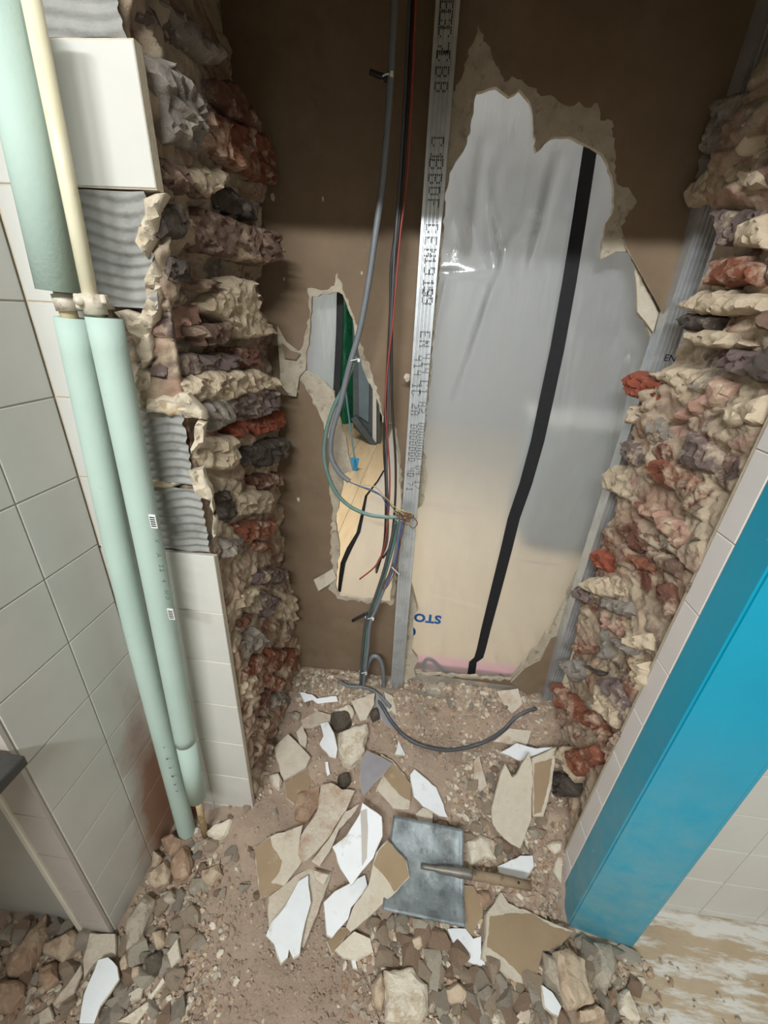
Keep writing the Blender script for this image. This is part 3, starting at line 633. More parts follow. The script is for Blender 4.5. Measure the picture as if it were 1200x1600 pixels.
small_out = [(480, 450), (505, 453), (522, 446), (527, 425), (538, 458), (556, 505), (565, 540), (578, 575), (596, 632), (602, 660), (616, 658), (622, 690), (626, 712), (630, 800), (624, 860), (614, 945), (560, 941), (527, 936), (512, 920), (519, 890), (516, 850), (519, 790), (512, 740), (518, 700), (502, 655), (478, 608), (470, 596), (462, 588), (456, 560), (470, 545), (476, 520), (484, 490)]
outer = [(-.62, .16), (.585, .16), (.585, 2.45), (-.62, 2.45)]
wp = tag(fill2d('wall_partition', outer, [bd(jag(big_in, 9, 2, 1)), bd(jag(small_in, 8, 1.6, 2))], YB + .0012, .0125, 'torn_plaster'), kind='structure')
fill2d('paper_facing', outer, [bd(jag(big_out, 6, 3.0, 3)), bd(jag(small_out, 6, 2.2, 4))], YB, .0012, 'brown_paper', wp)
# torn flaps of paper and plaster still hanging on the board
def flap(poly, y, mats, th=.006, bend=0.0, seed=0):
    P = [on_y(p, y) for p in poly]; c = sum(P, Vector()) / len(P)
    n = Vector((bend, -1, .12)).normalized()
    return slab('torn_flap', [q for q in P], n, th, mats, wp, seed, .03, .0012, .001)
flap([(433, 508), (447, 533), (466, 548), (480, 540), (478, 578), (468, 588), (463, 620), (452, 618), (438, 600), (436, 560)], YB - .012, ['torn_plaster', 'torn_plaster'], .008, .3, 5)
flap([(440, 535), (455, 548), (470, 552), (462, 562), (445, 560)], YB - .019, ['brown_paper', 'torn_plaster'], .003, .3, 6)
flap([(985, 330), (1035, 262), (1080, 300), (1086, 340), (1060, 400), (1030, 492), (1010, 450), (996, 420), (978, 385), (972, 352)], YB - .006, ['brown_paper', 'torn_plaster'], .005, -.05, 7)
flap([(870, 985), (872, 1010), (885, 1010), (855, 1075), (822, 1082), (798, 1066), (820, 1045), (845, 1032)], YB - .012, ['brown_paper', 'torn_plaster'], .012, -.1, 8)
flap([(995, 400), (1002, 430), (1028, 490), (1018, 520), (995, 488)], YB - .002, ['plaster', 'torn_plaster'], .004, 0, 9)
flap([(490, 905), (505, 898), (520, 890), (526, 905), (512, 915), (498, 922)], YB - .010, ['plaster', 'torn_plaster'], .005, .1, 10)
flap([(634, 900), (642, 915), (654, 955), (647, 965), (645, 977), (646, 995), (644, 1015), (654, 1028), (647, 1040), (650, 1052), (636, 1056), (622, 1060), (628, 960)], YB - .004, ['torn_plaster', 'torn_plaster'], .008, 0, 11)
for k in range(26):                                                                  # plaster spatter on the brown paper
    p = (rnd.uniform(400, 600), rnd.uniform(300, 900)); q = on_y(p, YB)
    if 470 < p[0] < 625 and 430 < p[1] < 960: continue
    s = rnd.uniform(.002, .006)
    chunk('plaster_speck', [q + Vector((s * math.cos(a) * rnd.uniform(.6, 1.2), 0, s * 1.6 * math.sin(a))) for a in (0, 1.2, 2.4, 3.6, 5)], Vector((0, -1, 0)), .002, 'plaster', wp, k, depth=.001, step=1, cuts=0)

def stud(name, x0, x1, y0, y1, z0, z1, lean, ribs=4):
    """C-shaped steel stud: ribbed web towards the camera, two flanges going back"""
    pr = [(x0, y1), (x0 + .0015, y0)]
    wd = x1 - x0
    for k in range(ribs):
        a = x0 + wd * (.14 + .72 * k / ribs + .0); b = x0 + wd * (.14 + .72 * (k + 1) / ribs)
        g = (b - a) * .18
        pr += [(a + g, y0), (a + 2 * g, y0 + .0022), (a + 3 * g, y0 + .0022), (a + 4 * g, y0)]
    pr += [(x1 - .0015, y0), (x1, y1), (x1 - .001, y1), (x1 - .0025, y0 + .004), (x0 + .0025, y0 + .004), (x0 + .001, y1)]
    n = len(pr); vs = []; zs = [z0, z1]
    for z in zs: vs += [(x + lean * (z - z0), y, z) for x, y in pr]
    fs = [(i, (i + 1) % n, n + (i + 1) % n, n + i) for i in range(n)] + [tuple(range(n)), tuple(range(n, 2 * n))[::-1]]
    return recalc(mesh(name, vs, fs, 'zinc'))
YS = 1.12
FONT = {'0': 'E99999E', '1': '2622227', '2': 'E1168F', '3': 'E11611E', '4': '99F111', '5': 'F8E11E', '7': 'F11244', '8': 'E99E99E', '9': 'E99711E', 'C': 'E98889E', 'E': 'F88E88F', 'N': '9DDBB99', 'A': '699F999', 'T': 'F22222', 'F': 'F88E888', 'X': '996699', ' ': ''}
def dot_text(name, body, c, along, right, cell, parent):
    """ink-jet lettering: each letter a few rows of short dashes; along = reading direction, right = up of the letters"""
    vs, fs = [], []; out = along.cross(right).normalized(); n = len(body)
    for i, ch in enumerate(body):
        rows = FONT.get(ch, ''); rn = len(rows)
        for r_, hx in enumerate(rows):
            for b_ in range(4):
                if int(hx, 16) >> (3 - b_) & 1:
                    o_ = c + along * ((i - (n - 1) / 2) * cell * 5.6 + (b_ - 1.5) * cell) + right * ((rn - 1) / 2 - r_) * cell * 1.0
                    h_, w_ = cell * .42, cell * .27; k = len(vs)
                    for dz in (0, -.0004):
                        for sx, sy in ((-1, -1), (1, -1), (1, 1), (-1, 1)): vs.append(o_ + along * h_ * sx + right * w_ * sy + out * dz)
                    fs += [(k, k + 1, k + 2, k + 3), (k + 7, k + 6, k + 5, k + 4)] + [(k + j, k + 4 + j, k + 4 + (j + 1) % 4, k + (j + 1) % 4) for j in range(4)]
    return recalc(mesh(name, vs, fs, 'ink', parent))
s1 = stud('metal_stud', -.031, .018, YS, YB - .001, .195, 2.12, -.0125)
tag(s1, 'ribbed galvanised steel stud with printed lettering standing in the middle of the opening', 'stud')
tl, tu = on_y((679, 0), YS), on_y((610, 1075), YS)
down = (tu - tl).normalized()
AL, RT = Vector((-.0125 * -1, 0, -1)).normalized(), Vector((1, 0, .0125)).normalized()
for py, body, cell in [(22, '83', .0044), (50, 'CC7', .0044), (82, '1', .0044), (112, 'C88', .0046), (232, 'C1', .0046), (268, '88', .0052), (308, '0F', .0044), (376, 'CEN', .0048), (432, '1919', .0046), (462, '59', .0046), (530, 'EN', .0044), (568, '414', .0036), (605, 'C1', .0040), (637, 'A2', .0036), (690, '0000000', .0032), (735, '04', .0032), (757, '17', .0032)]:
    px_ = 679 + (610 - 679) * py / 1075; wd = 33 + 2 * (1 - py / 1075)
    c = on_y((px_ + wd * (.55 if py < 540 else .66), py), YS - .0007); dot_text('printed_text', body, c, AL, RT, cell * .88, s1)
    if py > 540: dot_text('printed_text', body[::-1], on_y((px_ + wd * .30, py + 3), YS - .0007), AL, RT, cell * .9, s1)
cq = on_y((636, 590), YS)
chunk('plaster_speck', [cq + Vector((.012 * math.cos(a) * (1 + .3 * math.sin(3 * a)), 0, .014 * math.sin(a))) for a in [k * .785 for k in range(8)]], Vector((-.3, -1, 0)), .007, 'plaster', s1, 77, depth=.004, step=1, cuts=1, ruf=.004)
s2 = stud('metal_stud', .546, .596, YS + .005, YB - .001, .20, 2.12, .0)
tag(s2, 'dim galvanised steel stud partly hidden behind the bricks on the right side', 'stud')
c = on_y((1047, 560), YS + .004); text('printed_text', 'EN', .022, 'ink', frame(c, (1, 0, 0), (0, 0, 1)), s2, .0003)
# floor track under the partition
tr = empty('floor_track', (0, YB, .19)); tag(tr, 'dusty steel floor track along the foot of the plasterboard', 'track')
box('web', (-.25, 1.10, .196), (.56, 1.165, .199), 'track_zinc', tr); box('lip', (-.25, 1.098, .196), (.45, 1.1005, .212), 'track_zinc', tr); box('lip', (.03, 1.163, .196), (.56, 1.1655, .235), 'track_zinc', tr)

# ================================================================== CABLES (they hang in front of the partition)
def cyl(px, y, dy=None):
    return [on_y(p, y + (dy[i] if dy else 0)) for i, p in enumerate(px)]
def cable(name, px, y, r, mat, label=None, group=None, parent=None, k=7, seg=7):
    o = tube(name, cyl(px, y), r, mat, parent, seg=seg, k=k)
    if label: tag(o, label, 'cable', group)
    return o
g = cable('electric_cable', [(617, -10), (612, 90), (606, 190), (597, 290), (586, 370), (576, 440), (562, 515), (545, 575), (532, 630), (519, 675), (517, 712), (530, 738), (546, 752)], 1.075, .0075, 'cable_grey', 'thick grey cable hanging from the top, its stripped end curling past the small hole')
for m, px in (('wire_yellow', [(545, 751), (560, 757), (585, 760), (600, 775), (620, 795), (632, 805)]), ('wire_blue', [(545, 752), (560, 759), (580, 765), (596, 775), (604, 790), (608, 800)]), ('cable_dark', [(546, 753), (562, 760), (582, 768), (600, 778), (618, 798), (630, 806)])):
    cable('core_wire', px, 1.073, .0016, m, parent=g, seg=5)
g = cable('electric_cable', [(556, 555), (540, 600), (520, 640), (508, 685), (508, 725), (522, 765), (545, 790), (575, 804), (605, 808), (622, 808)], 1.085, .006, 'cable_green', 'green cable looping left below the grey one and back to the stud')
for i, (px, m, lab) in enumerate([
    ([(643, -10), (638, 90), (632, 180), (626, 280), (618, 360), (611, 420), (610, 480), (606, 560), (602, 640), (600, 700), (603, 770), (600, 850), (588, 895)], 'cable_black', 'thin black wire of the loose bundle, the one swinging out to the left'),
    ([(647, -10), (641, 100), (635, 200), (628, 300), (620, 380), (614, 440), (612, 500), (612, 570), (613, 640), (618, 720), (617, 790), (610, 850), (598, 872)], 'cable_black', 'thin black wire of the loose bundle, the one nearest the stud'),
    ([(640, -10), (635, 100), (630, 200), (622, 320), (616, 400), (613, 470), (608, 560), (606, 640), (604, 720), (606, 800), (604, 850), (590, 880), (588, 893)], 'cable_dark', 'thin dark grey wire in the middle of the loose bundle'),
    ([(650, -10), (645, 110), (642, 180), (636, 280), (626, 360), (620, 430), (614, 500), (605, 580), (602, 640), (606, 690), (609, 760), (603, 840), (590, 880), (562, 905)], 'wire_red', 'thin red wire hanging with the black wires beside the stud')]):
    cable('loose_wire', px, 1.10 - .004 * i, (.0036 if i < 3 else .0026), m, lab, seg=6)
# knot of bared wire ends wrapped on the stud
kn = empty('wire_knot', on_y((632, 806), 1.10)); tag(kn, 'tangle of twisted bare wire ends on the front of the steel stud', 'wires')
for i in range(9):
    a = rnd.uniform(0, 6.28); P = [(632 + rnd.uniform(-4, 4), 806 + rnd.uniform(-3, 3))]
    for j in range(5): P.append((632 + 17 * math.cos(a + j * 1.7) * rnd.uniform(.3, 1), 806 + 13 * math.sin(a + j * 1.9) * rnd.uniform(.3, 1)))
    cable('wire_end', P, 1.085 + rnd.uniform(-.006, .008), .0014, ['wire_brown', 'wire_yellow', 'wire_yellow', 'wire_brown', 'cable_dark'][i % 5], parent=kn, seg=5)
cable('wire_end', [(640, 808), (648, 810), (652, 818), (646, 825), (640, 821)], 1.09, .0015, 'wire_brown', parent=kn, seg=5)
# bundle going down from the knot
for i, (px, m, r, lab) in enumerate([
    ([(622, 812), (614, 850), (606, 880), (597, 910), (585, 945), (575, 965), (572, 1000), (569, 1040), (567, 1072)], 'cable_green', .0075, 'green cable running down from the knot to the floor, thickest of the tied bundle'),
    ([(627, 812), (621, 850), (612, 890), (600, 920), (588, 950), (578, 975), (575, 1010), (570, 1050), (568, 1075)], 'cable_grey', .006, 'grey cable tied beside the green one and going down to the floor'),
    ([(618, 815), (610, 850), (600, 890), (592, 915), (580, 950), (571, 975), (567, 1010), (564, 1045), (563, 1070)], 'cable_dark', .0045, 'dark thin cable on the left of the tied bundle by the stud')]):
    cable('bundle_cable', px, 1.085 - .009 * (i - 1), r, m, lab)
b2 = cable('thin_wire', [(634, 812), (628, 835), (622, 870), (616, 895), (606, 915), (600, 921), (598, 915), (606, 900), (614, 880)], 1.068, .0018, 'wire_brown', 'thin brown wire bent back on itself in front of the tied bundle')
cable('thin_wire', [(630, 812), (624, 840), (619, 875), (611, 900), (604, 915)], 1.064, .002, 'wire_blue', 'thin blue wire lying along the front of the tied bundle')
cable('thin_wire', [(612, 886), (618, 892), (624, 898)], 1.06, .0018, 'tie_white', 'short white wire end sticking out of the bundle')
def cable_tie(px, y, r, label, tail=None):
    c = on_y(px, y); vs, fs = [], []
    t = empty('cable_tie', c); tag(t, label, 'cable tie')
    L = [c + Vector((r * math.cos(a), r * math.sin(a) * .9, .25 * r * math.cos(a))) for a in [2 * math.pi * i / 14 for i in range(15)]]
    tube('strap', L, .0016, 'tie_white' if not tail or tail[0] != 'b' else 'black', t, seg=5, curve=False)
    box('buckle', (c.x + r - .002, c.y - r * .9 - .003, c.z - .003), (c.x + r + .004, c.y - r * .9 + .004, c.z + .004), 'tie_white', t)
cable_tie((553, 562), 1.08, .014, 'white cable tie round the grey and green cables at the small hole')
cable_tie((577, 963), 1.085, .014, 'white cable tie round the bundle at middle height near the stud')
cable_tie((567, 1048), 1.085, .013, 'white cable tie round the bundle just above the floor')
cable_tie((604, 120), 1.075, .010, 'white cable tie high up on the grey cable')
tag(tube('cable_clip', cyl([(578, 112), (590, 117), (602, 121), (600, 126)], 1.072), .005, 'black', k=4), 'black clip stub beside the upper cable tie', 'clip')
tag(tube('cable_clip', cyl([(551, 970), (562, 964), (574, 958)], 1.075), .006, 'black', k=4), 'black stub poking left from the middle cable tie', 'clip')
tag(tube('grey_conduit', [on_y(p, 1.11) for p in [(571, 1060), (574, 1040), (582, 1026), (592, 1028), (598, 1045), (600, 1082)]], .0085, 'cable_grey'), 'grey conduit bent in an arch between the bundle and the stud', 'conduit')
def gpts(px, lift): return [on_ground(p, lift) for p in px]
tag(tube('floor_cable', gpts([(585, 1085), (598, 1105), (612, 1128), (632, 1150), (660, 1165), (695, 1172), (730, 1168), (760, 1158), (785, 1142), (805, 1122), (822, 1112), (838, 1107)], .014), .0065, 'cable_dark'), 'dark grey cable lying in a curve on the rubble before the opening', 'cable')
tag(tube('floor_cable', gpts([(530, 1064), (545, 1072), (570, 1074), (590, 1084), (610, 1105)], .022), .006, 'cable_grey'), 'short grey cable lying at the foot of the stud', 'cable')

# ================================================================== PLASTIC DUST SCREEN AND WHAT IS BEHIND IT
YP = 1.25
lb = [(650, -20), (640, 200), (632, 500), (622, 640), (606, 690), (597, 742), (580, 770), (565, 800), (555, 835), (545, 862), (536, 892), (531, 922), (527, 960), (524, 1075)]
def lbx(z):
    Q = [on_y(p, YP) for p in lb]; Q.sort(key=lambda q: q.z)
    return interp([(q.z, q.x) for q in Q], z)
FOLD = [((752, 230), (735, 400), .013, .016), ((800, 370), (715, 620), .010, .014), ((770, 280), (790, 430), .012, .018), ((700, 260), (760, 420), .012, .02), ((870, 250), (830, 420), .010, .015), ((985, 560), (945, 800), .014, .012), ((640, 430), (760, 425), .006, .010), ((900, 500), (870, 700), .008, .02), ((640, 790), (760, 800), .004, .008), ((660, 930), (760, 955), .005, .006), ((800, 870), (880, 880), .005, .006), ((700, 430), (670, 560), .006, .008)]
FW = [(on_y(a, YP), on_y(b, YP), h, wd) for a, b, h, wd in FOLD]
def folds(p):
    d = 0
    for a, b, h, wd in FW:
        ab = b - a; t = max(0, min(1, (p - a).dot(ab) / ab.dot(ab))); r = (p - (a + ab * t)).length
        d += h * math.exp(-(r / wd) ** 2) * (.35 + .65 * math.sin(math.pi * min(1, max(0, t * .9 + .05))))
    return d
def sheet_at(u, v):
    z = .13 + 2.15 * v; a = lbx(z); x = a + (.75 - a) * u; p = Vector((x, YP, z))
    d = folds(p) + .006 * N.noise(Vector((x * 5, z * 2.5, 2))) + .0015 * N.noise(Vector((x * 26, z * 20, 5)))
    return Vector((x, YP - d * 1.05, z))
sh = grid('plastic_sheet', sheet_at, 130, 240, 'sheet')
tag(sh, 'large milky plastic dust sheet with creases behind the big hole in the partition', 'plastic sheet')
def strip_on(name, L, wpx, y, parent, mat='zip', th=.003):
    vs, fs = [], []
    for i, p in enumerate(L):
        ww = wpx[i] if isinstance(wpx, list) else wpx
        a, b = on_y((p[0] - ww, p[1]), y), on_y((p[0] + ww, p[1]), y)
        vs += [a, b, b + Vector((0, th, 0)), a + Vector((0, th, 0))]
    n = len(L)
    for i in range(n - 1):
        for j in range(4): fs.append((4 * i + j, 4 * i + (j + 1) % 4, 4 * i + 4 + (j + 1) % 4, 4 * i + 4 + j))
    fs += [(3, 2, 1, 0), (4 * n - 4, 4 * n - 3, 4 * n - 2, 4 * n - 1)]
    return recalc(mesh(name, vs, fs, mat, parent))
strip_on('zip_tape', [(931, 120), (923, 228), (906, 340), (890, 440), (871, 545), (855, 620), (840, 690), (822, 755), (803, 810), (791, 860), (777, 915), (768, 950), (759, 985), (752, 1015), (748, 1028), (739, 1035), (736, 1057)], [11, 11, 11, 11, 11, 11, 10.5, 10, 9.5, 9, 8.5, 8, 7.5, 7, 7, 6, 6], YP - .016, sh)
strip_on('zip_tape', [(600, 735), (590, 752), (572, 775), (567, 800), (560, 832), (546, 857), (536, 880), (533, 900), (530, 925)], [1.5, 1.5, 2, 2.5, 3, 4.5, 4, 3.5, 2.5], YP - .010, sh)
box('zip_slider', (.285, YP - .03, .168), (.318, YP - .017, .192), 'black', sh)
mt = frame(on_y((668, 968), YP - .012), (-1, 0, -.05), (.05, 0, -1))
text('printed_letters', 'STO', .054, 'blue_ink', frame(on_y((668, 966), YP - .016), (-1, 0, -.02), (.02, 0, -1)), sh, .0004, 1.05, .0022)
q = on_y((641, 987), YP - .016); mesh('printed_disc', [q + Vector((.022 * math.cos(a), 0, .026 * math.sin(a))) for a in [i * .3926991 for i in range(16)]] + [q + Vector((.022 * math.cos(a), .0006, .026 * math.sin(a))) for a in [i * .3926991 for i in range(16)]], [tuple(range(16)), tuple(range(16, 32))[::-1]] + [(i, (i + 1) % 16, 16 + (i + 1) % 16, 16 + i) for i in range(16)], 'blue_ink', sh)
def sheet2(u, v):
    z = .13 + 2.15 * v; x = -.62 + (on_y((534 - (534 - 526) * max(0, min(1, (1.55 - z) / .27)), 500), YP).x + .62) * u
    return Vector((x, YP - .006 * N.noise(Vector((x * 8, z * 3, 9))), z))
s_2 = tag(grid('plastic_sheet', sheet2, 30, 80, 'sheet'), 'pale blue plastic sheet with a black zip seen in the small left hole', 'plastic sheet')
strip_on('zip_tape', [(535, 430), (531, 460), (530, 520), (528, 560), (526, 600), (524, 640), (523, 690)], 5, YP - .012, s_2)
# rear room
fl = tag(box('floor_rear', (-2.2, 1.30, .04), (2.6, 6.6, .085), 'plank'), kind='structure')
for k in range(20): box('plank', (-2.2 + k * .24, 1.31, .085), (-2.2 + k * .24 + .237, 6.6, .1), 'plank', fl)
tag(box('wall_rear', (-2.2, 6.6, .04), (2.6, 6.7, 2.9), 'rear_paint'), kind='structure')
tag(box('wall_rear_left', (-2.3, 1.2, .04), (-2.2, 6.7, 2.9), 'rear_paint'), kind='structure')
tag(box('wall_rear_right', (2.6, 1.2, .04), (2.7, 6.7, 2.9), 'rear_paint'), kind='structure')
tag(box('ceiling_rear', (-2.3, 1.19, 2.85), (2.7, 6.7, 2.95), 'rear_paint'), kind='structure')
tag(box('wall_rear_near_left', (-2.2, 1.19, .04), (-.62, 1.22, 2.9), 'rear_paint'), kind='structure')
tag(box('wall_rear_near_right', (.76, 1.19, .04), (2.6, 1.22, 2.9), 'rear_paint'), kind='structure')
tag(box('wall_rear_near_top', (-.62, 1.19, 2.3), (.76, 1.22, 2.9), 'rear_paint'), kind='structure')
cb = empty('grey_cabinet', (1.2, 3.0, .1)); tag(cb, 'blurred blue grey cabinet behind the plastic sheet to the right of the zip', 'cabinet')
box('body', (.75, 2.7, .14), (1.7, 3.3, .95), 'cabinet_grey', cb, .006); box('top', (.73, 2.68, .95), (1.72, 3.32, .98), 'bright_frame', cb, .003)
for k in range(2): dd = box('door', (.76 + k * .47, 2.682, .17), (1.215 + k * .47, 2.70, .93), 'cabinet_grey', cb, .004); box('handle', (1.18 + k * .08, 2.668, .5), (1.195 + k * .08, 2.683, .62), 'bright_frame', dd)
box('plinth', (.78, 2.74, .1), (1.68, 3.28, .14), 'dark_frame', cb)
tag(box('insulation_strip', (.0, 1.34, .1), (.62, 1.40, .135), 'pink_strip', bev=.004), 'pink strip lying on the floor just behind the bottom of the plastic sheet', 'strip')
tag(tube('black_hose', [(.10, 1.33, .112), (.11, 1.325, .165), (.14, 1.32, .17), (.20, 1.31, .125), (.29, 1.30, .112)], .009, 'black'), 'black hose curled on the floor behind the bottom of the plastic sheet', 'hose')
def far_panel(name, poly, y, th, mat, parent=None, floor=None):
    P = [on_y(p, y) for p in poly]; n = len(P); Q = [p + Vector((0, th, 0)) for p in P]
    return recalc(mesh(name, P + Q, [tuple(range(n)), tuple(range(n, 2 * n))[::-1]] + [(i, (i + 1) % n, n + (i + 1) % n, n + i) for i in range(n)], mat, parent))
def tarp(u, v):
    a, b = on_y((513, 360), 5.6), on_y((560, 360), 5.6); x = a.x + (b.x - a.x) * u
    return Vector((x, 5.6 + .06 * math.sin(x * 24) + .04 * N.noise(Vector((x * 7, v * 12, 1))), .10 + 2.75 * v))
tag(grid('green_tarp', tarp, 24, 60, 'green_tarp'), 'crumpled dark green tarpaulin hanging in the rear room, seen through the small hole', 'tarpaulin')
fr = empty('aluminium_screen', on_y((588, 694), 4.7)); tag(fr, 'grey metal screen with bright edge standing on the rear floor, seen through small hole', 'screen')
far_panel('panel', [(551, 480), (592, 540), (594, 692), (580, 692), (552, 668)], 4.72, .04, 'dark_frame', fr)
far_panel('inner_panel', [(560, 560), (577, 590), (576, 660), (561, 650)], 4.69, .03, 'cabinet_grey', fr)
far_panel('bright_edge', [(583, 540), (588, 540), (588, 692), (582, 694)], 4.67, .05, 'bright_frame', fr)
far_panel('foot', [(548, 655), (556, 650), (588, 694), (580, 697)], 4.65, .05, 'dark_frame', fr)
o = far_panel('black_crate', [(585, 636), (607, 638), (607, 661), (585, 661)], 5.85, .35, 'black'); tag(o, 'low black crate standing beyond the grey metal screen', 'crate')
ca_, cb_ = on_y((539, 602), 1.262), on_z((555, 722), .112)
o = tag(tube('blue_cord', [ca_, ca_ * .75 + cb_ * .25 - Vector((0, 0, .01)), ca_ * .4 + cb_ * .6 - Vector((0, 0, .01)), cb_], [.0035, .005, .007, .009], 'cord_blue'), 'bright blue cord running from the black zip down to the rear floor', 'cord')
far_panel('blue_tag', [(546, 715), (561, 717), (557, 737), (551, 735)], 3.72, .02, 'cord_blue', o)

# ================================================================== PIPES ON THE LEFT
def vpipe(px, y): return [on_y(p, y) for p in px]
fp = empty('insulated_pipe', (-.55, .61, .05)); tag(fp, 'left one of the two pipes, clad in thick pale green foam its whole length', 'pipe')
t1, t2 = on_y((-6, -20), .605), on_y((93, 455), .605)
tube('foam_cover', [t1, t2], .0275, 'foam', fp, 20, curve=False)
a, b, c = on_y((113, 497), .612), on_y((192, 890), .612), on_y((297, 1318), .600); c2 = on_y((247, 1120), .606)
tube('foam_cover', [a, b, c2, c], [.0235], 'foam', fp, 20, k=6)
tube('pipe', [on_y((93, 440), .608), on_y((113, 510), .610)], .0115, 'rusty_pipe', fp, 12, curve=False)
rp = empty('insulated_pipe', (-.49, .6, .1)); tag(rp, 'right one of the two pipes, bare cream above and green foam below its clamp', 'pipe')
u1, u2 = on_y((47, -10), .600), on_y((147, 492), .600)
tube('bare_pipe', [u1, u2], .0100, 'cream_pipe', rp, 14, curve=False)
a, b, c = on_y((163, 497), .597), on_y((233, 850), .597), on_y((308, 1246), .592); d1 = on_y((290, 1158), .594)
tube('foam_cover', [a, b, on_y((270, 1050), .596), d1], .0238, 'foam', rp, 20, k=6)
tube('foam_cover', [d1 + (c - d1) * .012, c], .0228, 'foam', rp, 20, curve=False)
tube('bare_pipe', [on_y((306, 1235), .594), on_y((321, 1306), .594)], .0088, 'rusty_pipe', rp, 12, curve=False)
# printed marks on the foam
def pipe_text(px, y, body, size, mat, parent, r):
    c = on_y(px, y - r); text('printed_mark', body, size, mat, frame(c, (-.03, 0, -1), (1, 0, -.03)), parent, .0003, 1.5)
for body, py, px_ in [('V', 845, 243), ('A', 868, 246), ('52', 888, 250), ('4', 908, 254), ('NO', 930, 259)]: pipe_text((px_ + 2, py), .597, body, .012, 'green_ink', rp, .0262)
for py, px_ in ((815, 239), (960, 267)):
    c = on_y((px_, py), .597 - .0262); q = empty('_', c); bpy.data.objects.remove(q)
    lbl = box('barcode_label', (c.x - .006, c.y, c.z - .013), (c.x + .006, c.y + .002, c.z + .013), 'tie_white', rp)
    for j in range(5): box('bar', (c.x - .0045, c.y - .0004, c.z - .010 + j * .0042), (c.x + .0045, c.y + .0002, c.z - .0078 + j * .0042), 'ink', lbl)
for body, py, px_ in [('=', 1168, 256), ('A', 1186, 261), ('4', 1200, 265), ('M', 1213, 269), ('4', 1226, 273), ('7', 1236, 276)]: pipe_text((px_, py), .606, body, .009, 'ink', fp, .0258)
# clamp joining the two pipes
cl = empty('pipe_clamp', on_y((125, 472), .60)); tag(cl, 'corroded double pipe clamp at the gap in the green foam', 'clamp')
pa, pb = on_y((105, 474), .609), on_y((147, 474), .600)
tube('band', [pa + Vector((-.0008, 0, .012)), pa + Vector((.0008, 0, -.010))], .0165, 'bracket', cl, 16, curve=False)
tube('band', [pb + Vector((0, 0, .012)), pb + Vector((0, 0, -.014))], .0150, 'bracket', cl, 16, curve=False)
m_ = on_y((123, 470), .582); tube('bolt', [m_ + Vector((0, -.004, 0)), m_ + Vector((0, .016, 0))], .0055, 'bracket', cl, 8, curve=False)
box('lug', (m_.x - .012, m_.y + .004, m_.z - .011), (m_.x + .014, m_.y + .018, m_.z + .009), 'bracket', cl, .002)
box('lug', (pb.x + .012, pb.y - .004, pb.z + .000), (pb.x + .021, pb.y + .004, pb.z + .012), 'bracket', cl, .0015)
box('wall_stem', (pa.x + .02, pa.y + .012, pa.z - .006), (pa.x + .03, .668, pa.z + .004), 'bracket', cl, .001)
# dark worktop at the left edge
q = on_y((37, 1182), .36); wt = empty('worktop', (q.x - .4, .1, q.z)); tag(wt, 'dark worktop corner at the left edge in front of the grey panel', 'worktop')
box('slab', (q.x - .75, -.5, q.z - .022), (q.x, .362, q.z), 'worktop', wt, .002)
box('leg', (q.x - .70, .1, .0), (q.x - .66, .14, q.z - .022), 'dark_frame', wt); box('leg', (q.x - .70, -.45, 0), (q.x - .66, -.41, q.z - .022), 'dark_frame', wt)
box('leg', (q.x - .30, -.45, 0), (q.x - .26, -.41, q.z - .022), 'dark_frame', wt); box('leg', (q.x - .30, .1, 0), (q.x - .26, .14, q.z - .022), 'dark_frame', wt)

# ================================================================== DEBRIS ON THE FLOOR
def gf(u, v):
    x = -1.55 + 2.85 * u; y = -.5 + 1.68 * v
    z = ground(x, y) + N.fractal(Vector((x * 14, y * 14, 1)), 1, 2, 4) * .006 + N.noise(Vector((x * 90, y * 90, 4))) * .0018
    k = min(1, max(0, (x - (.50 + .25 * (.62 - y))) / .14)) if y < .62 else min(1, max(0, (x - .62) / .05))
    z = z * (1 - k) - .012 * k
    if y < .2: z -= .03 * min(1, (.2 - y) / .3)
    return Vector((x, y, z))
gd = grid('dusty_ground', gf, 300, 190, 'dust')
tag(gd, 'layer of pinkish brown brick and mortar dust covering the floor and the broken sill', 'dust', kind='stuff')
def gnormal(c):
    e = .03; return Vector((-(ground(c.x + e, c.y) - ground(c.x - e, c.y)) / (2 * e), -(ground(c.x, c.y + e) - ground(c.x, c.y - e)) / (2 * e), 1)).normalized()
S0 = (400, 1050, 4); S5 = (380, 1150, 2.3077); S8 = (800, 1150, 3); S4 = (0, 1200, 3)
seedc = [500]; COVER = []
def inside(p, L):
    c = False
    for i in range(len(L)):
        a, b = L[i], L[i - 1]
        if (a[1] > p[1]) != (b[1] > p[1]) and p[0] < (b[0] - a[0]) * (p[1] - a[1]) / (b[1] - a[1]) + a[0]: c = not c
    return c
def covered(p): return any(inside(p, L) for L in COVER)
def plane_pts(fr, poly, lift, tilt):
    px = [(fr[0] + a / fr[2], fr[1] + b / fr[2]) for a, b in poly]
    COVER.append(px)
    cp = (sum(p[0] for p in px) / len(px), sum(p[1] for p in px) / len(px)); c = on_ground(cp, lift)
    n = (gnormal(c) + Vector((tilt[0], tilt[1], 0))).normalized()
    return [on_plane(p, c, n) for p in px], n
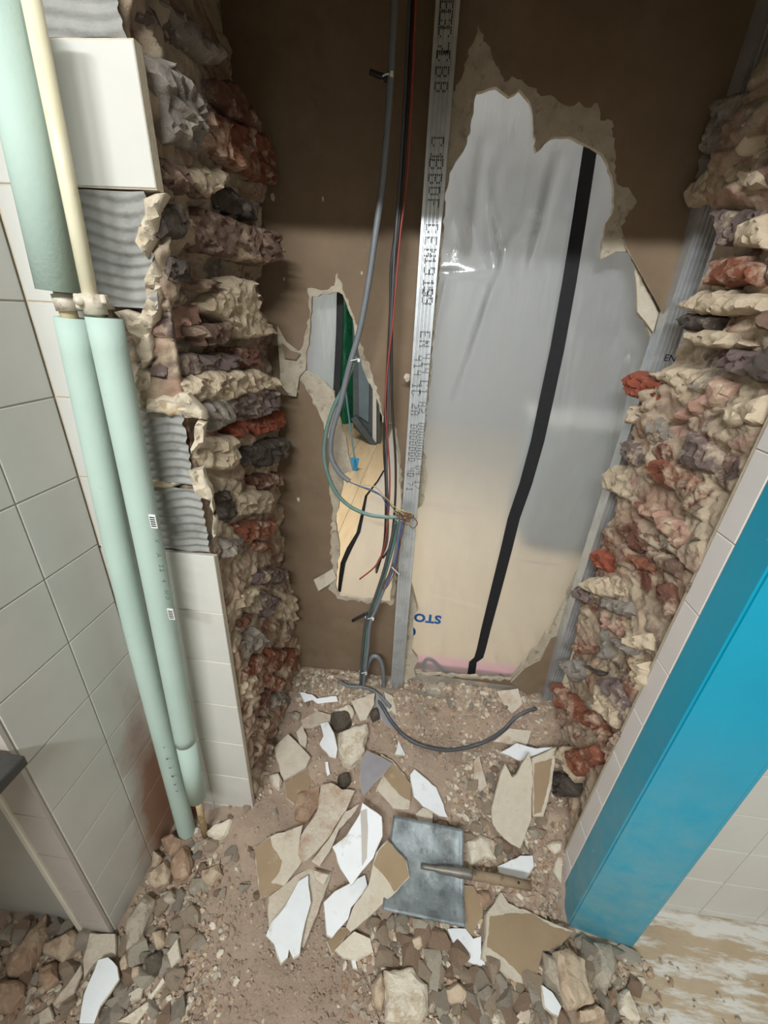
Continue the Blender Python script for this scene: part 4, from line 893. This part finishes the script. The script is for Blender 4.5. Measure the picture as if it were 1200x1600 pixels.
def shard(kind, fr, poly, label, lift=.014, tilt=(0, 0), th=.009, paper=None, cat='plaster piece'):
    seedc[0] += 17; P, n = plane_pts(fr, poly, lift, tilt)
    mats = {'W': ['white_paint', 'plaster'], 'P': ['plaster', 'plaster'], 'D': ['dusty_plaster', 'dusty_plaster'], 'B': ['shard_paper', 'plaster'], 'G': ['grey_paint', 'plaster'], 'C': ['stone_cream', 'stone_cream']}[kind]
    o = slab('plaster_shard', P, n, th, mats, seed=seedc[0], step=.016, amp=.0016, rim=.0025)
    if paper:
        Q, _ = plane_pts(fr, poly, lift, tilt); px = [(fr[0] + a / fr[2], fr[1] + b / fr[2]) for a, b in paper]
        R_ = [on_plane(p, P[0] + n * .0012, n) for p in px]; slab('paper_facing', R_, n, .0016, ['shard_paper', 'shard_paper'], o, seedc[0] + 3, .008, .0012, .0006)
    return tag(o, label, cat)
def rock(mat, fr, poly, label, h=.03, lift=.0, cat='stone', flat=.6, tilt=(0, 0)):
    seedc[0] += 17; P, n = plane_pts(fr, poly, lift + .006, tilt)
    return tag(chunk('rubble_stone', P, n, h, mat, seed=seedc[0], depth=.02, flat=flat, step=.02, amp=.003, cuts=2, ruf=.0026, smooth=False, soft=False), label, cat)
# --- around the foot of the stud
shard('W', S0, [(270, 125), (350, 140), (385, 165), (505, 150), (515, 185), (385, 200), (350, 175), (300, 190)], 'curled white paint flake close to the left brickwork', .03, (0, -.3), .003)
shard('D', S0, [(280, 300), (380, 240), (470, 265), (465, 305), (350, 335), (290, 340)], 'dusty rounded plaster lump left of the upper dark stone', .026, th=.014)
rock('stone_grey', S0, [(205, 265), (240, 245), (285, 270), (270, 310), (220, 300)], 'small round grey pebble beside the left brickwork', .02)
shard('D', S0, [(250, 370), (290, 330), (320, 400), (310, 470), (270, 450)], 'narrow plaster shard standing behind the square pale slab', .020, (.1, -.1))
shard('P', S0, [(110, 470), (200, 385), (260, 440), (340, 530), (310, 600), (175, 680), (150, 640)], 'square pale plaster slab lying at the left wall edge', .022, (.05, -.1), .012)
shard('B', S0, [(175, 690), (320, 610), (345, 690), (330, 750), (270, 760), (240, 830), (190, 790)], 'brown paper-faced scrap just below the square pale slab', .012)
rock('stone_cream', S0, [(85, 650), (140, 640), (165, 690), (150, 740), (100, 710)], 'knobbly white plaster lump at the corner of the tiled wall edge', .02)
shard('W', S0, [(400, 320), (450, 310), (490, 380), (510, 480), (500, 540), (460, 530), (395, 450), (420, 400)], 'bluish white painted flake between square slab and crusty lump', .026, (.05, -.15), .005)
rock('stone_cream', S0, [(510, 390), (620, 345), (690, 340), (700, 400), (660, 560), (590, 600), (540, 570), (510, 500)], 'thick crusty white plaster lump above the purple grey shard', .035, .01, 'plaster lump', .75)
shard('D', S0, [(590, 180), (745, 130), (740, 200), (690, 300), (650, 310), (620, 240)], 'upright dusty plaster piece at the foot of the cable bundle', .026, (0, -.3))
rock('stone_cream', S0, [(490, 240), (580, 200), (620, 260), (600, 300), (540, 290)], 'bright white plaster crumb behind the upper dark stone', .02, .008)
rock('stone_dark', S0, [(470, 270), (570, 250), (600, 320), (560, 370), (500, 380), (470, 330)], 'dark blackish stone, upper one of the three by the white lump', .035, .006)
rock('stone_dark', S0, [(510, 650), (580, 620), (600, 690), (550, 730), (510, 690)], 'dark blackish stone, lower one beside the purple grey shard', .03, .004)
rock('stone_dark', S0, [(705, 255), (750, 220), (775, 290), (730, 320)], 'dark blackish stone against the foot of the floor cable', .03, .004)
shard('G', S0, [(650, 560), (690, 490), (780, 530), (860, 570), (740, 700), (670, 775), (650, 700)], 'purple grey painted shard with white broken edge, below the crusty lump', .036, (.05, -.12), .007)
shard('G', S0, [(750, 130), (800, 150), (820, 230), (890, 320), (870, 385), (790, 310), (750, 220)], 'dark grey painted sliver lying under the floor cable', .008, (.1, -.1), .005)
shard('D', S0, [(800, 120), (855, 150), (885, 280), (840, 240), (810, 180)], 'tan plaster strip right of the dark grey sliver', .008, (.1, -.1))
shard('P', S0, [(780, 510), (850, 550), (930, 640), (970, 700), (965, 820), (950, 920), (880, 880), (750, 730), (790, 640)], 'plaster piece with torn brown paper right of the purple grey shard', .018, (0, -.08), paper=[(785, 520), (850, 558), (930, 648), (966, 704), (966, 810), (900, 770), (830, 690), (795, 640)])
shard('W', S0, [(960, 640), (990, 605), (1050, 655), (1130, 720), (1200, 910), (1150, 905), (1040, 840), (985, 780)], 'clean white leaf shaped flake above the shovel blade', .022, (0, -.1), .006)
shard('D', S0, [(1000, 880), (1040, 840), (1110, 870), (1105, 950), (1010, 930)], 'small pinkish plaster block touching the top of the shovel blade', .012)
shard('W', S0, [(865, 515), (890, 425), (935, 520)], 'tiny white triangular flake on bare dust below the floor cable', .012, th=.005)
shard('W', S0, [(430, 560), (450, 555), (465, 640), (445, 655)], 'thin white splinter left of the lower dark stone', .012, th=.005)
rock('stone_brown', S0, [(250, 760), (400, 700), (405, 830), (330, 940), (240, 930)], 'flat reddish brown stone beside the large mortar slab', .012, .004)
shard('D', S0, [(410, 700), (470, 690), (540, 730), (620, 740), (560, 870), (450, 1040), (380, 1120), (300, 1190), (265, 1130), (280, 1020), (380, 870)], 'long dusty mortar slab leaning left of the big white shard', .036, (.1, -.1), .018)
shard('D', S0, [(560, 870), (650, 820), (600, 900), (520, 980), (460, 1120), (400, 1210), (350, 1180), (450, 1050)], 'narrow plaster slab between the long mortar slab and big white shard', .026, (.1, -.05), .01)
shard('W', S5, [(430, 240), (500, 290), (505, 360), (470, 440), (445, 470), (390, 540), (350, 480), (320, 400), (370, 360), (420, 280)], 'big bright white painted shard with a grey band, centre of the heap', .046, (.03, -.1), .009)
P_, n_ = plane_pts(S5, [(430, 240), (500, 290), (505, 360), (470, 440), (445, 470), (390, 540), (350, 480), (320, 400), (370, 360), (420, 280)], .046, (.03, -.1))
slab('grey_band', [on_plane((S5[0] + a / S5[2], S5[1] + b / S5[2]), P_[0] + n_ * .0009, n_) for a, b in [(422, 270), (446, 262), (450, 340), (446, 440), (428, 470), (426, 360)]], n_, .0008, ['end_grey', 'end_grey'], bpy.data.objects[[o.name for o in COL.objects if o.get('label', '').startswith('big bright white')][0]], 3, .01, .0004, .0002)
shard('P', S5, [(40, 400), (100, 360), (215, 320), (205, 370), (215, 450), (150, 540), (60, 590)], 'plaster slab half covered in brown paper at the left of the heap', .022, (.05, -.08), paper=[(42, 402), (98, 366), (105, 400), (140, 450), (130, 490), (98, 530), (150, 542), (62, 586)])
shard('D', S5, [(90, 580), (190, 500), (250, 470), (320, 490), (270, 640), (220, 760), (160, 740), (90, 700)], 'large dusty plaster slab lying under the fringed white flake', .022, (.05, -.05), .012)
shard('W', S5, [(235, 500), (245, 600), (225, 670), (205, 790), (180, 805), (165, 770), (160, 800), (135, 825), (110, 750), (80, 720), (100, 670), (150, 610), (200, 520)], 'white painted flake with fringed lower end, lowest of the heap', .036, (.03, -.06), .006)
shard('W', S5, [(330, 560), (400, 520), (440, 500), (450, 540), (390, 620), (380, 660), (320, 730), (300, 720), (290, 600)], 'folded white flake just below the big bright white shard', .034, (.08, -.05), .006)
shard('P', S5, [(480, 420), (520, 375), (590, 450), (600, 510), (555, 560), (460, 650), (385, 710), (370, 690), (390, 630), (450, 540)], 'plaster slab with brown paper resting over the shovel blade', .052, (-.05, -.05), .010, paper=[(490, 412), (522, 379), (588, 452), (597, 508), (545, 562), (520, 520), (470, 462)])
shard('D', S5, [(250, 480), (310, 500), (290, 540), (260, 520)], 'little plaster chip at the lower tip of the long mortar slab', .040)
shard('C', S5, [(330, 770), (400, 700), (460, 730), (470, 780), (410, 810), (360, 800)], 'yellowish plaster piece below the slab that rests on the shovel', .020, (0, -.1), .012)
shard('B', S5, [(300, 740), (350, 690), (390, 690), (340, 770), (320, 790)], 'small brown paper scrap beside the yellowish plaster piece', .010, th=.005)
shard('W', S5, [(388, 800), (405, 806), (414, 845), (395, 838)], 'tiny white chip below the yellowish plaster piece', .012, th=.005)
# --- the shovel
sv = empty('shovel', on_ground((680, 1360), .02)); tag(sv, 'worn steel shovel with square blade and short broken wooden shaft lying on the rubble', 'shovel')
svc = on_ground((670, 1362), .028); svn = (gnormal(svc) + Vector((.0, -.05, 0))).normalized()
COVER.append([(610, 1280), (724, 1296), (726, 1450), (596, 1422)])
def svp(cx, cy, up=0.0): return on_plane((S5[0] + cx / S5[2], S5[1] + cy / S5[2]), svc + svn * up, svn)
c00, c10, c11, c01 = svp(540, 290), svp(790, 340), svp(795, 692), svp(500, 628)
def blade(u, v, off=0.0):
    p = (c00 * (1 - u) + c10 * u) * (1 - v) + (c01 * (1 - u) + c11 * u) * v
    d = .016 * (2 * abs(v - .5)) ** 2.2 + .010 * math.exp(-((v - .5) / .10) ** 2) * max(0, u - .35) / .65 + .004 * N.noise(Vector((u * 4, v * 4, 3)))
    d += .008 * max(0, u - .94) / .06
    return p + svn * (d + off)
vs = [blade(i / 24, j / 24) for j in range(25) for i in range(25)] + [blade(i / 24, j / 24, -.0022) for j in range(25) for i in range(25)]
fs = []
for j in range(24):
    for i in range(24):
        a = j * 25 + i; fs += [(a, a + 1, a + 26, a + 25), (625 + a, 625 + a + 25, 625 + a + 26, 625 + a + 1)]
for i in range(24):
    for a, b in ((i, i + 1), (600 + i + 1, 600 + i), (25 * (i + 1), 25 * i), (25 * i + 24, 25 * (i + 1) + 24)): fs.append((b, a, 625 + a, 625 + b))
recalc(mesh('blade', vs, fs, 'steel_blade', sv, smooth=True))
h0, h1, h2 = svp(640, 470, .014), svp(800, 495, .024), svp(1036, 540, .024)
tube('socket', [h0, h0 * .5 + h1 * .5, h1, h1 * .9 + h2 * .1], [.006, .010, .0125, .0130], 'socket', sv, 14, k=3)
tube('shaft', [h1 * .96 + h2 * .04, h2], .0118, 'shovel_wood', sv, 14, curve=False)
pz = h1 * .2 + h2 * .8; tube('rivet', [pz + svn * .008, pz + svn * .0135], .003, 'ink', sv, 8, curve=False)
pz = h1 * .93 + h2 * .07; tube('rivet', [pz + svn * .008, pz + svn * .0145], .003, 'socket', sv, 8, curve=False)
# --- right of the shovel
shard('P', S5, [(985, 140), (1030, 60), (1045, 110), (1040, 300), (1000, 410), (965, 390), (940, 370), (900, 330), (895, 260), (930, 130), (945, 100), (970, 150)], 'tall cream plaster slab leaning before the brown panel on the right', .05, (.0, -.25), .010)
shard('P', S5, [(1040, 80), (1130, 40), (1112, 190), (1082, 292), (1045, 292)], 'upright panel piece with brown face and torn white rim by the right bricks', .05, (.0, -.35), .010, paper=[(1050, 100), (1115, 80), (1100, 180), (1075, 275), (1048, 285)])
shard('W', S5, [(925, 60), (985, 25), (1060, 45), (1130, 40), (1045, 72), (1000, 90)], 'white curled strip on top of the leaning slabs at the right', .06, (.0, -.2), .005)
shard('D', S5, [(830, 90), (850, 65), (865, 120), (880, 180), (855, 200), (830, 170)], 'narrow cream shard left of the tall leaning slab', .020, (.0, -.1))
shard('D', S0, [(1505, 120), (1640, 100), (1670, 200), (1600, 260), (1540, 190)], 'triangular plaster shard lying on the floor track near the right bricks', .022, (.0, -.25), .01)
shard('D', S5, [(900, 20), (960, -30), (1040, -20), (1020, 40), (960, 30)], 'flat plaster shard under the end of the floor cable', .02, (.0, -.1))
shard('W', S5, [(915, 470), (1000, 430), (1045, 430), (1050, 470), (1020, 520), (920, 492)], 'bluish white rounded flake just above the shovel shaft', .018, (0, -.1), .006)
rock('stone_cream', S5, [(800, 380), (850, 360), (905, 380), (910, 450), (870, 440), (820, 470)], 'cluster-like cream plaster lump in the angle of shovel blade and shaft', .018)
rock('stone_cream', S5, [(1090, 390), (1150, 375), (1145, 410), (1120, 430)], 'small white lump near the lower end of the tile strip', .018)
shard('D', S5, [(1118, 490), (1140, 430), (1152, 440), (1147, 535)], 'thin upright chip against the lower end of the tile strip', .02, (0, -.2))
shard('P', S5, [(875, 640), (905, 600), (930, 560), (955, 600), (1040, 635), (1190, 705), (1130, 770), (1080, 780), (1060, 880), (1020, 912), (860, 800), (875, 720)], 'big plasterboard scrap with smooth brown face at the foot of the turquoise post', .026, (.0, -.06), .012, paper=[(890, 650), (960, 640), (1040, 640), (1120, 690), (1188, 708), (1130, 768), (1080, 778), (1058, 872), (1010, 870), (940, 800), (880, 760)])
shard('W', S5, [(735, 695), (800, 690), (830, 730), (860, 720), (860, 780), (890, 840), (840, 830), (780, 800)], 'jagged white flake below the corner of the shovel blade', .016, (0, -.05), .006)
shard('B', S5, [(795, 540), (830, 540), (865, 600), (865, 650), (820, 730), (800, 690)], 'tan strip of board right of the shovel blade', .018, (0, -.05), .006)
rock('stone_brown', S5, [(830, 560), (880, 560), (895, 600), (850, 622)], 'pinkish brown stone under the shovel shaft', .02)
# --- bottom middle and right
rock('stone_cream', S5, [(500, 840), (560, 850), (610, 845), (665, 900), (668, 1000), (640, 1038), (510, 1038)], 'largest cream plaster boulder at the bottom below the shovel', .03, .008, 'stone', .8)
rock('stone_tan', S5, [(462, 900), (500, 850), (512, 920), (500, 1000), (468, 970)], 'narrow tan stone against the left side of the largest boulder', .025, .004)
rock('stone_tan', S5, [(720, 920), (770, 885), (810, 930), (790, 970), (740, 980)], 'tan stone right of the largest boulder', .022)
rock('stone_tan', S5, [(595, 740), (640, 720), (655, 765), (610, 785)], 'small pale stone below the middle of the blade', .02)
rock('stone_tan', S8, [(205, 1010), (260, 1000), (330, 1050), (345, 1150), (380, 1250), (270, 1295), (220, 1180)], 'long flat cream stone below the post, largest at the bottom right', .02, .02, 'stone', .8, (.1, -.1))
rock('stone_grey', S8, [(140, 1015), (200, 1050), (225, 1215), (150, 1110)], 'narrow slanted stone left of the long flat cream one', .022, .014)
rock('stone_grey', S8, [(370, 970), (450, 980), (480, 1080), (420, 1230), (370, 1140)], 'rounded grey stone right under the corner of the turquoise post', .035, .0)
shard('W', S8, [(140, 1165), (190, 1200), (235, 1270), (220, 1320), (150, 1270)], 'white painted flake leaning between stones at the bottom right', .022, (.1, -.1), .008)
rock('stone_cream', S8, [(490, 1210), (530, 1185), (570, 1260), (600, 1340), (560, 1345), (500, 1290)], 'pale flat stone at the edge of the smeared bare floor', .018)
rock('stone_tan', S8, [(300, 1290), (380, 1260), (430, 1290), (430, 1350), (310, 1350)], 'tan stone at the bottom edge below the long flat cream one', .028)
shard('D', S8, [(20, 1310), (70, 1240), (90, 1300), (80, 1350)], 'narrow cream chip at the bottom edge right of the boulder', .014)
rock('stone_brown', S8, [(440, 1200), (480, 1180), (490, 1260), (450, 1290)], 'small brown stone right of the rounded grey one', .018)
# --- bottom left
shard('W', S4, [(460, 895), (505, 885), (550, 930), (560, 990), (470, 1120), (440, 1200), (370, 1200), (390, 1060)], 'long white painted flake in the bottom left corner', .042, (.1, -.1), .008)
shard('D', S4, [(420, 770), (540, 775), (545, 880), (460, 900), (390, 990), (385, 900)], 'stained plaster slab at the foot of the grey wall end', .026, (.05, -.1), .012)
rock('stone_brown', S4, [(35, 960), (60, 900), (170, 750), (230, 705), (245, 790), (140, 980), (50, 1000)], 'long brown brick lump in the dark left corner', .04, .0)
rock('stone_tan', S4, [(215, 840), (350, 765), (380, 790), (365, 850), (310, 930), (210, 880)], 'broad tan stone right of the long brown lump', .03, .004)
rock('stone_brown', S4, [(185, 940), (270, 905), (285, 1000), (220, 1050), (185, 1010)], 'brown block below the broad tan stone', .03)
shard('D', S4, [(245, 1110), (380, 920), (385, 960), (350, 1050), (250, 1120)], 'thin pale plaster strip left of the long white flake', .022, (.1, -.1))
shard('D', S4, [(180, 1150), (230, 1110), (250, 1180), (180, 1200)], 'greenish grey chip at the bottom edge on the left', .016)
rock('stone_brown', S4, [(0, 1010), (120, 1000), (130, 1080), (60, 1150), (0, 1160)], 'dark brown clod at the lower left edge', .03)
rock('stone_grey', S4, [(600, 720), (690, 590), (740, 620), (720, 690), (660, 820), (590, 870)], 'long ridge of mortar lying along the foot of the left tiled wall', .026, .01)
rock('stone_tan', S4, [(690, 520), (790, 440), (810, 490), (800, 550), (730, 585)], 'yellowish stone in the pile beside the left tiled wall', .032, .006)
rock('stone_brown', S4, [(800, 460), (880, 370), (910, 430), (890, 510), (820, 540)], 'brown broken stone just below the foot of the green pipe', .035, .004)
rock('stone_brown', S4, [(760, 350), (820, 310), (875, 350), (855, 400), (800, 430)], 'brown stone tucked against the foot of the green pipe', .035, .006)
rock('stone_tan', S4, [(715, 390), (770, 430), (740, 480), (715, 470)], 'small pale stone at the tiled wall left of the pipes', .022, .004)
rock('stone_cream', S4, [(985, 320), (1030, 265), (1090, 240), (1060, 320), (1010, 345)], 'pale angular stone right of the bare pipe end', .025)
rock('stone_tan', S4, [(945, 480), (1030, 450), (1045, 500), (990, 560), (945, 530)], 'flat tan stone alone on the dust below the bare pipe end', .02)
rock('stone_grey', S4, [(750, 600), (810, 580), (840, 640), (770, 640)], 'small grey stone above the mortar pieces at left', .02)
rock('stone_tan', S4, [(720, 780), (780, 755), (785, 830), (740, 860)], 'tan stone right of the long ridge of mortar', .025)
rock('stone_dark', S4, [(680, 900), (770, 860), (770, 940), (700, 1000)], 'dark purplish stone in the pile right of the white flake', .025)
shard('P', S4, [(780, 870), (830, 800), (845, 890), (800, 935)], 'pale chip right of the dark purplish stone', .024, (0, -.1))
rock('stone_tan', S4, [(620, 940), (675, 930), (670, 990), (620, 1000)], 'little square tan stone left of the dark purplish one', .022)
shard('C', S4, [(550, 1190), (690, 1095), (710, 1110), (640, 1200)], 'cream strip at the bottom edge right of the white flake', .02, (.05, -.1))
shard('C', S4, [(690, 1080), (765, 980), (775, 1000), (710, 1085)], 'cream splinter just above the cream strip', .018, (.05, -.1))
shard('P', S4, [(600, 1060), (640, 1030), (675, 1020), (660, 1080), (600, 1090)], 'little white chip between white flake and cream splinter', .018)
rock('stone_tan', S4, [(560, 920), (600, 870), (620, 940), (590, 1010)], 'narrow tan stone right beside the white flake', .025)

# --- loose stones, each its own object
bases = []
for k in range(10):
    bm = bmesh.new(); rr = random.Random(k + 70)
    for _ in range(13):
        v = Vector((rr.gauss(0, 1), rr.gauss(0, 1), rr.gauss(0, .7))).normalized(); bm.verts.new((v.x * rr.uniform(.8, 1.1), v.y * rr.uniform(.6, .95), v.z * rr.uniform(.45, .75)))
    bmesh.ops.convex_hull(bm, input=bm.verts[:]); bmesh.ops.delete(bm, geom=[v for v in bm.verts if not v.link_faces], context='VERTS')
    bases.append(bm)
MS = ['stone_tan', 'stone_brown', 'stone_grey', 'stone_cream', 'stone_tan', 'dusty_plaster']
smesh = {}
def stone_mesh(k, m):
    if (k, m) not in smesh:
        me = bpy.data.meshes.new('loose_stone'); bases[k].to_mesh(me); me.materials.append(M[m]); smesh[(k, m)] = me
    return smesh[(k, m)]
REG = [ # region polygon box (x0,y0,x1,y1 along a slanted band), count, size range px, label
    ((215, 1300, 330, 1600, -60), 62, (5, 13), 'loose stone in the rubble along the left wall', 'loose stones along the left wall'),
    ((590, 1435, 830, 1600, 0), 78, (5, 14), 'loose stone in the heap below the shovel blade', 'loose stones below the shovel'),
    ((735, 1200, 850, 1345, 0), 42, (4, 10), 'loose stone between the shovel and the leaning slabs', 'loose stones above the shovel shaft'),
    ((470, 1055, 860, 1112, 0), 48, (3, 8), 'crumb along the floor track below the partition', 'plaster crumbs along the track'),
    ((0, 1450, 230, 1600, 0), 26, (5, 14), 'loose stone in the dark bottom left corner', 'loose stones in the left corner'),
    ((830, 1470, 985, 1600, 0), 24, (5, 13), 'loose stone in the pile at the foot of the turquoise post', 'loose stones below the post'),
    ((330, 1240, 420, 1400, 0), 18, (4, 9), 'loose stone by the end of the low tiled wall', 'loose stones by the tiled wall end')]
n_st = 0
for (x0, y0, x1, y1, sl), cnt, (s0, s1_), label, grp in REG:
    got = 0
    for _ in range(cnt * 6):
        if got >= cnt: break
        px_, py = rnd.uniform(x0, x1), rnd.uniform(y0, y1); px_ += (sl * (py - y0) / (y1 - y0) if sl else 0) + rnd.gauss(0, 14)
        if covered((px_, py)): continue
        q = on_ground((px_, py)); rk = rnd.random(); r = (s0 + (s1_ - s0) * rk) * (q - O).length / F
        if q.x < XL + .02 and q.y > .37: continue
        if q.y < .66 and q.x > .52 and q.y > .53: continue
        o = bpy.data.objects.new('loose_stone', stone_mesh(rnd.randrange(10), rnd.choice(MS))); COL.objects.link(o)
        o.location = (q.x, q.y, ground(q.x, q.y) + r * .32); o.scale = (r * rnd.uniform(.8, 1.2),) * 3; o.rotation_euler = (rnd.uniform(-.5, .5), rnd.uniform(-.5, .5), rnd.uniform(0, 6.28))
        sw = 'tiny' if rk < .3 else 'small' if rk < .7 else 'larger'; cw = {'stone_tan': 'tan', 'stone_brown': 'brown', 'stone_grey': 'grey', 'stone_cream': 'cream', 'dusty_plaster': 'pale pinkish'}[o.data.materials[0].name if o.data.materials[0].name in ('stone_tan', 'stone_brown', 'stone_grey', 'stone_cream') else 'dusty_plaster']
        half = ('near its corner' if py < (y0 + y1) / 2 else 'at the picture bottom') if grp.endswith('left wall') else ('on its left' if px_ < (x0 + x1) / 2 else 'on its right') if 'blade' in label else ('left of the stud' if px_ < 610 else 'right of the stud') if 'track' in label else ''
        tag(o, f'{sw} {cw} {label} {half}'.strip(), 'stone', f'{sw} {cw} {grp} {half}'.strip()); n_st += 1; got += 1
# --- fine gravel and crumbs nobody could count
vs, fs, fm = [], [], []
hull = []
for bm in bases[:5]:
    bm.verts.ensure_lookup_table(); bm.verts.index_update(); hull.append(([v.co.copy() for v in bm.verts], [tuple(v.index for v in f.verts) for f in bm.faces]))
GR = [((200, 1280, 330, 1600), 1300, (1.5, 6), .35), ((570, 1430, 860, 1600), 1500, (1.5, 7), .2), ((720, 1180, 870, 1430), 1200, (1.5, 6), .2), ((460, 1045, 870, 1110), 1500, (1.2, 5), .25), ((600, 1090, 850, 1180), 900, (1.2, 5), .55), ((330, 1100, 900, 1600), 1600, (1.0, 3.4), .85), ((0, 1430, 200, 1600), 600, (2, 6), .3), ((830, 1420, 1000, 1600), 500, (2, 6), .2), ((280, 1380, 600, 1600), 500, (1, 3.5), .8), ((1000, 1450, 1200, 1600), 40, (1, 3), .3), ((400, 1080, 620, 1250), 500, (1.5, 5), .3), ((625, 1058, 850, 1098), 480, (1, 7), -1), ((465, 1035, 570, 1095), 420, (1, 7), -1), ((720, 1185, 800, 1300), 300, (2, 7), -1)]
for (x0, y0, x1, y1), cnt, (s0, s1_), dusty in GR:
    for _ in range(cnt):
        px_, py = rnd.uniform(x0, x1) + rnd.gauss(0, 24), rnd.uniform(y0, y1) + rnd.gauss(0, 12)
        if covered((px_, py)): continue
        q = on_ground((px_, py))
        if (q.x < XL + .01 and q.y > .37) or q.y > 1.16 or (q.x > .52 and .53 < q.y < .66): continue
        r = rnd.uniform(s0, s1_) * (q - O).length / F * .8; mt_ = Matrix.Rotation(rnd.uniform(0, 6.28), 3, Vector((rnd.uniform(-.5, .5), rnd.uniform(-.5, .5), 1)).normalized())
        HV, HF = rnd.choice(hull); b0 = len(vs); z = ground(q.x, q.y) + r * .25
        for v in HV: vs.append(mt_ @ (v * r) + Vector((q.x, q.y, z)))
        mi = rnd.choice((3, 3, 2, 0, 4)) if dusty < 0 else rnd.choice((0, 0, 1, 2, 3)) if rnd.random() > dusty else 4
        for f in HF: fs.append(tuple(b0 + i for i in f)); fm.append(mi)
gv = mesh('ground_gravel', vs, fs, ['stone_tan', 'stone_brown', 'stone_grey', 'stone_cream', 'dust'], fm=fm)
tag(gv, 'fine crumbs of plaster, brick and mortar strewn over the dusty floor', 'gravel', kind='stuff')
for bm in bases: bm.free()
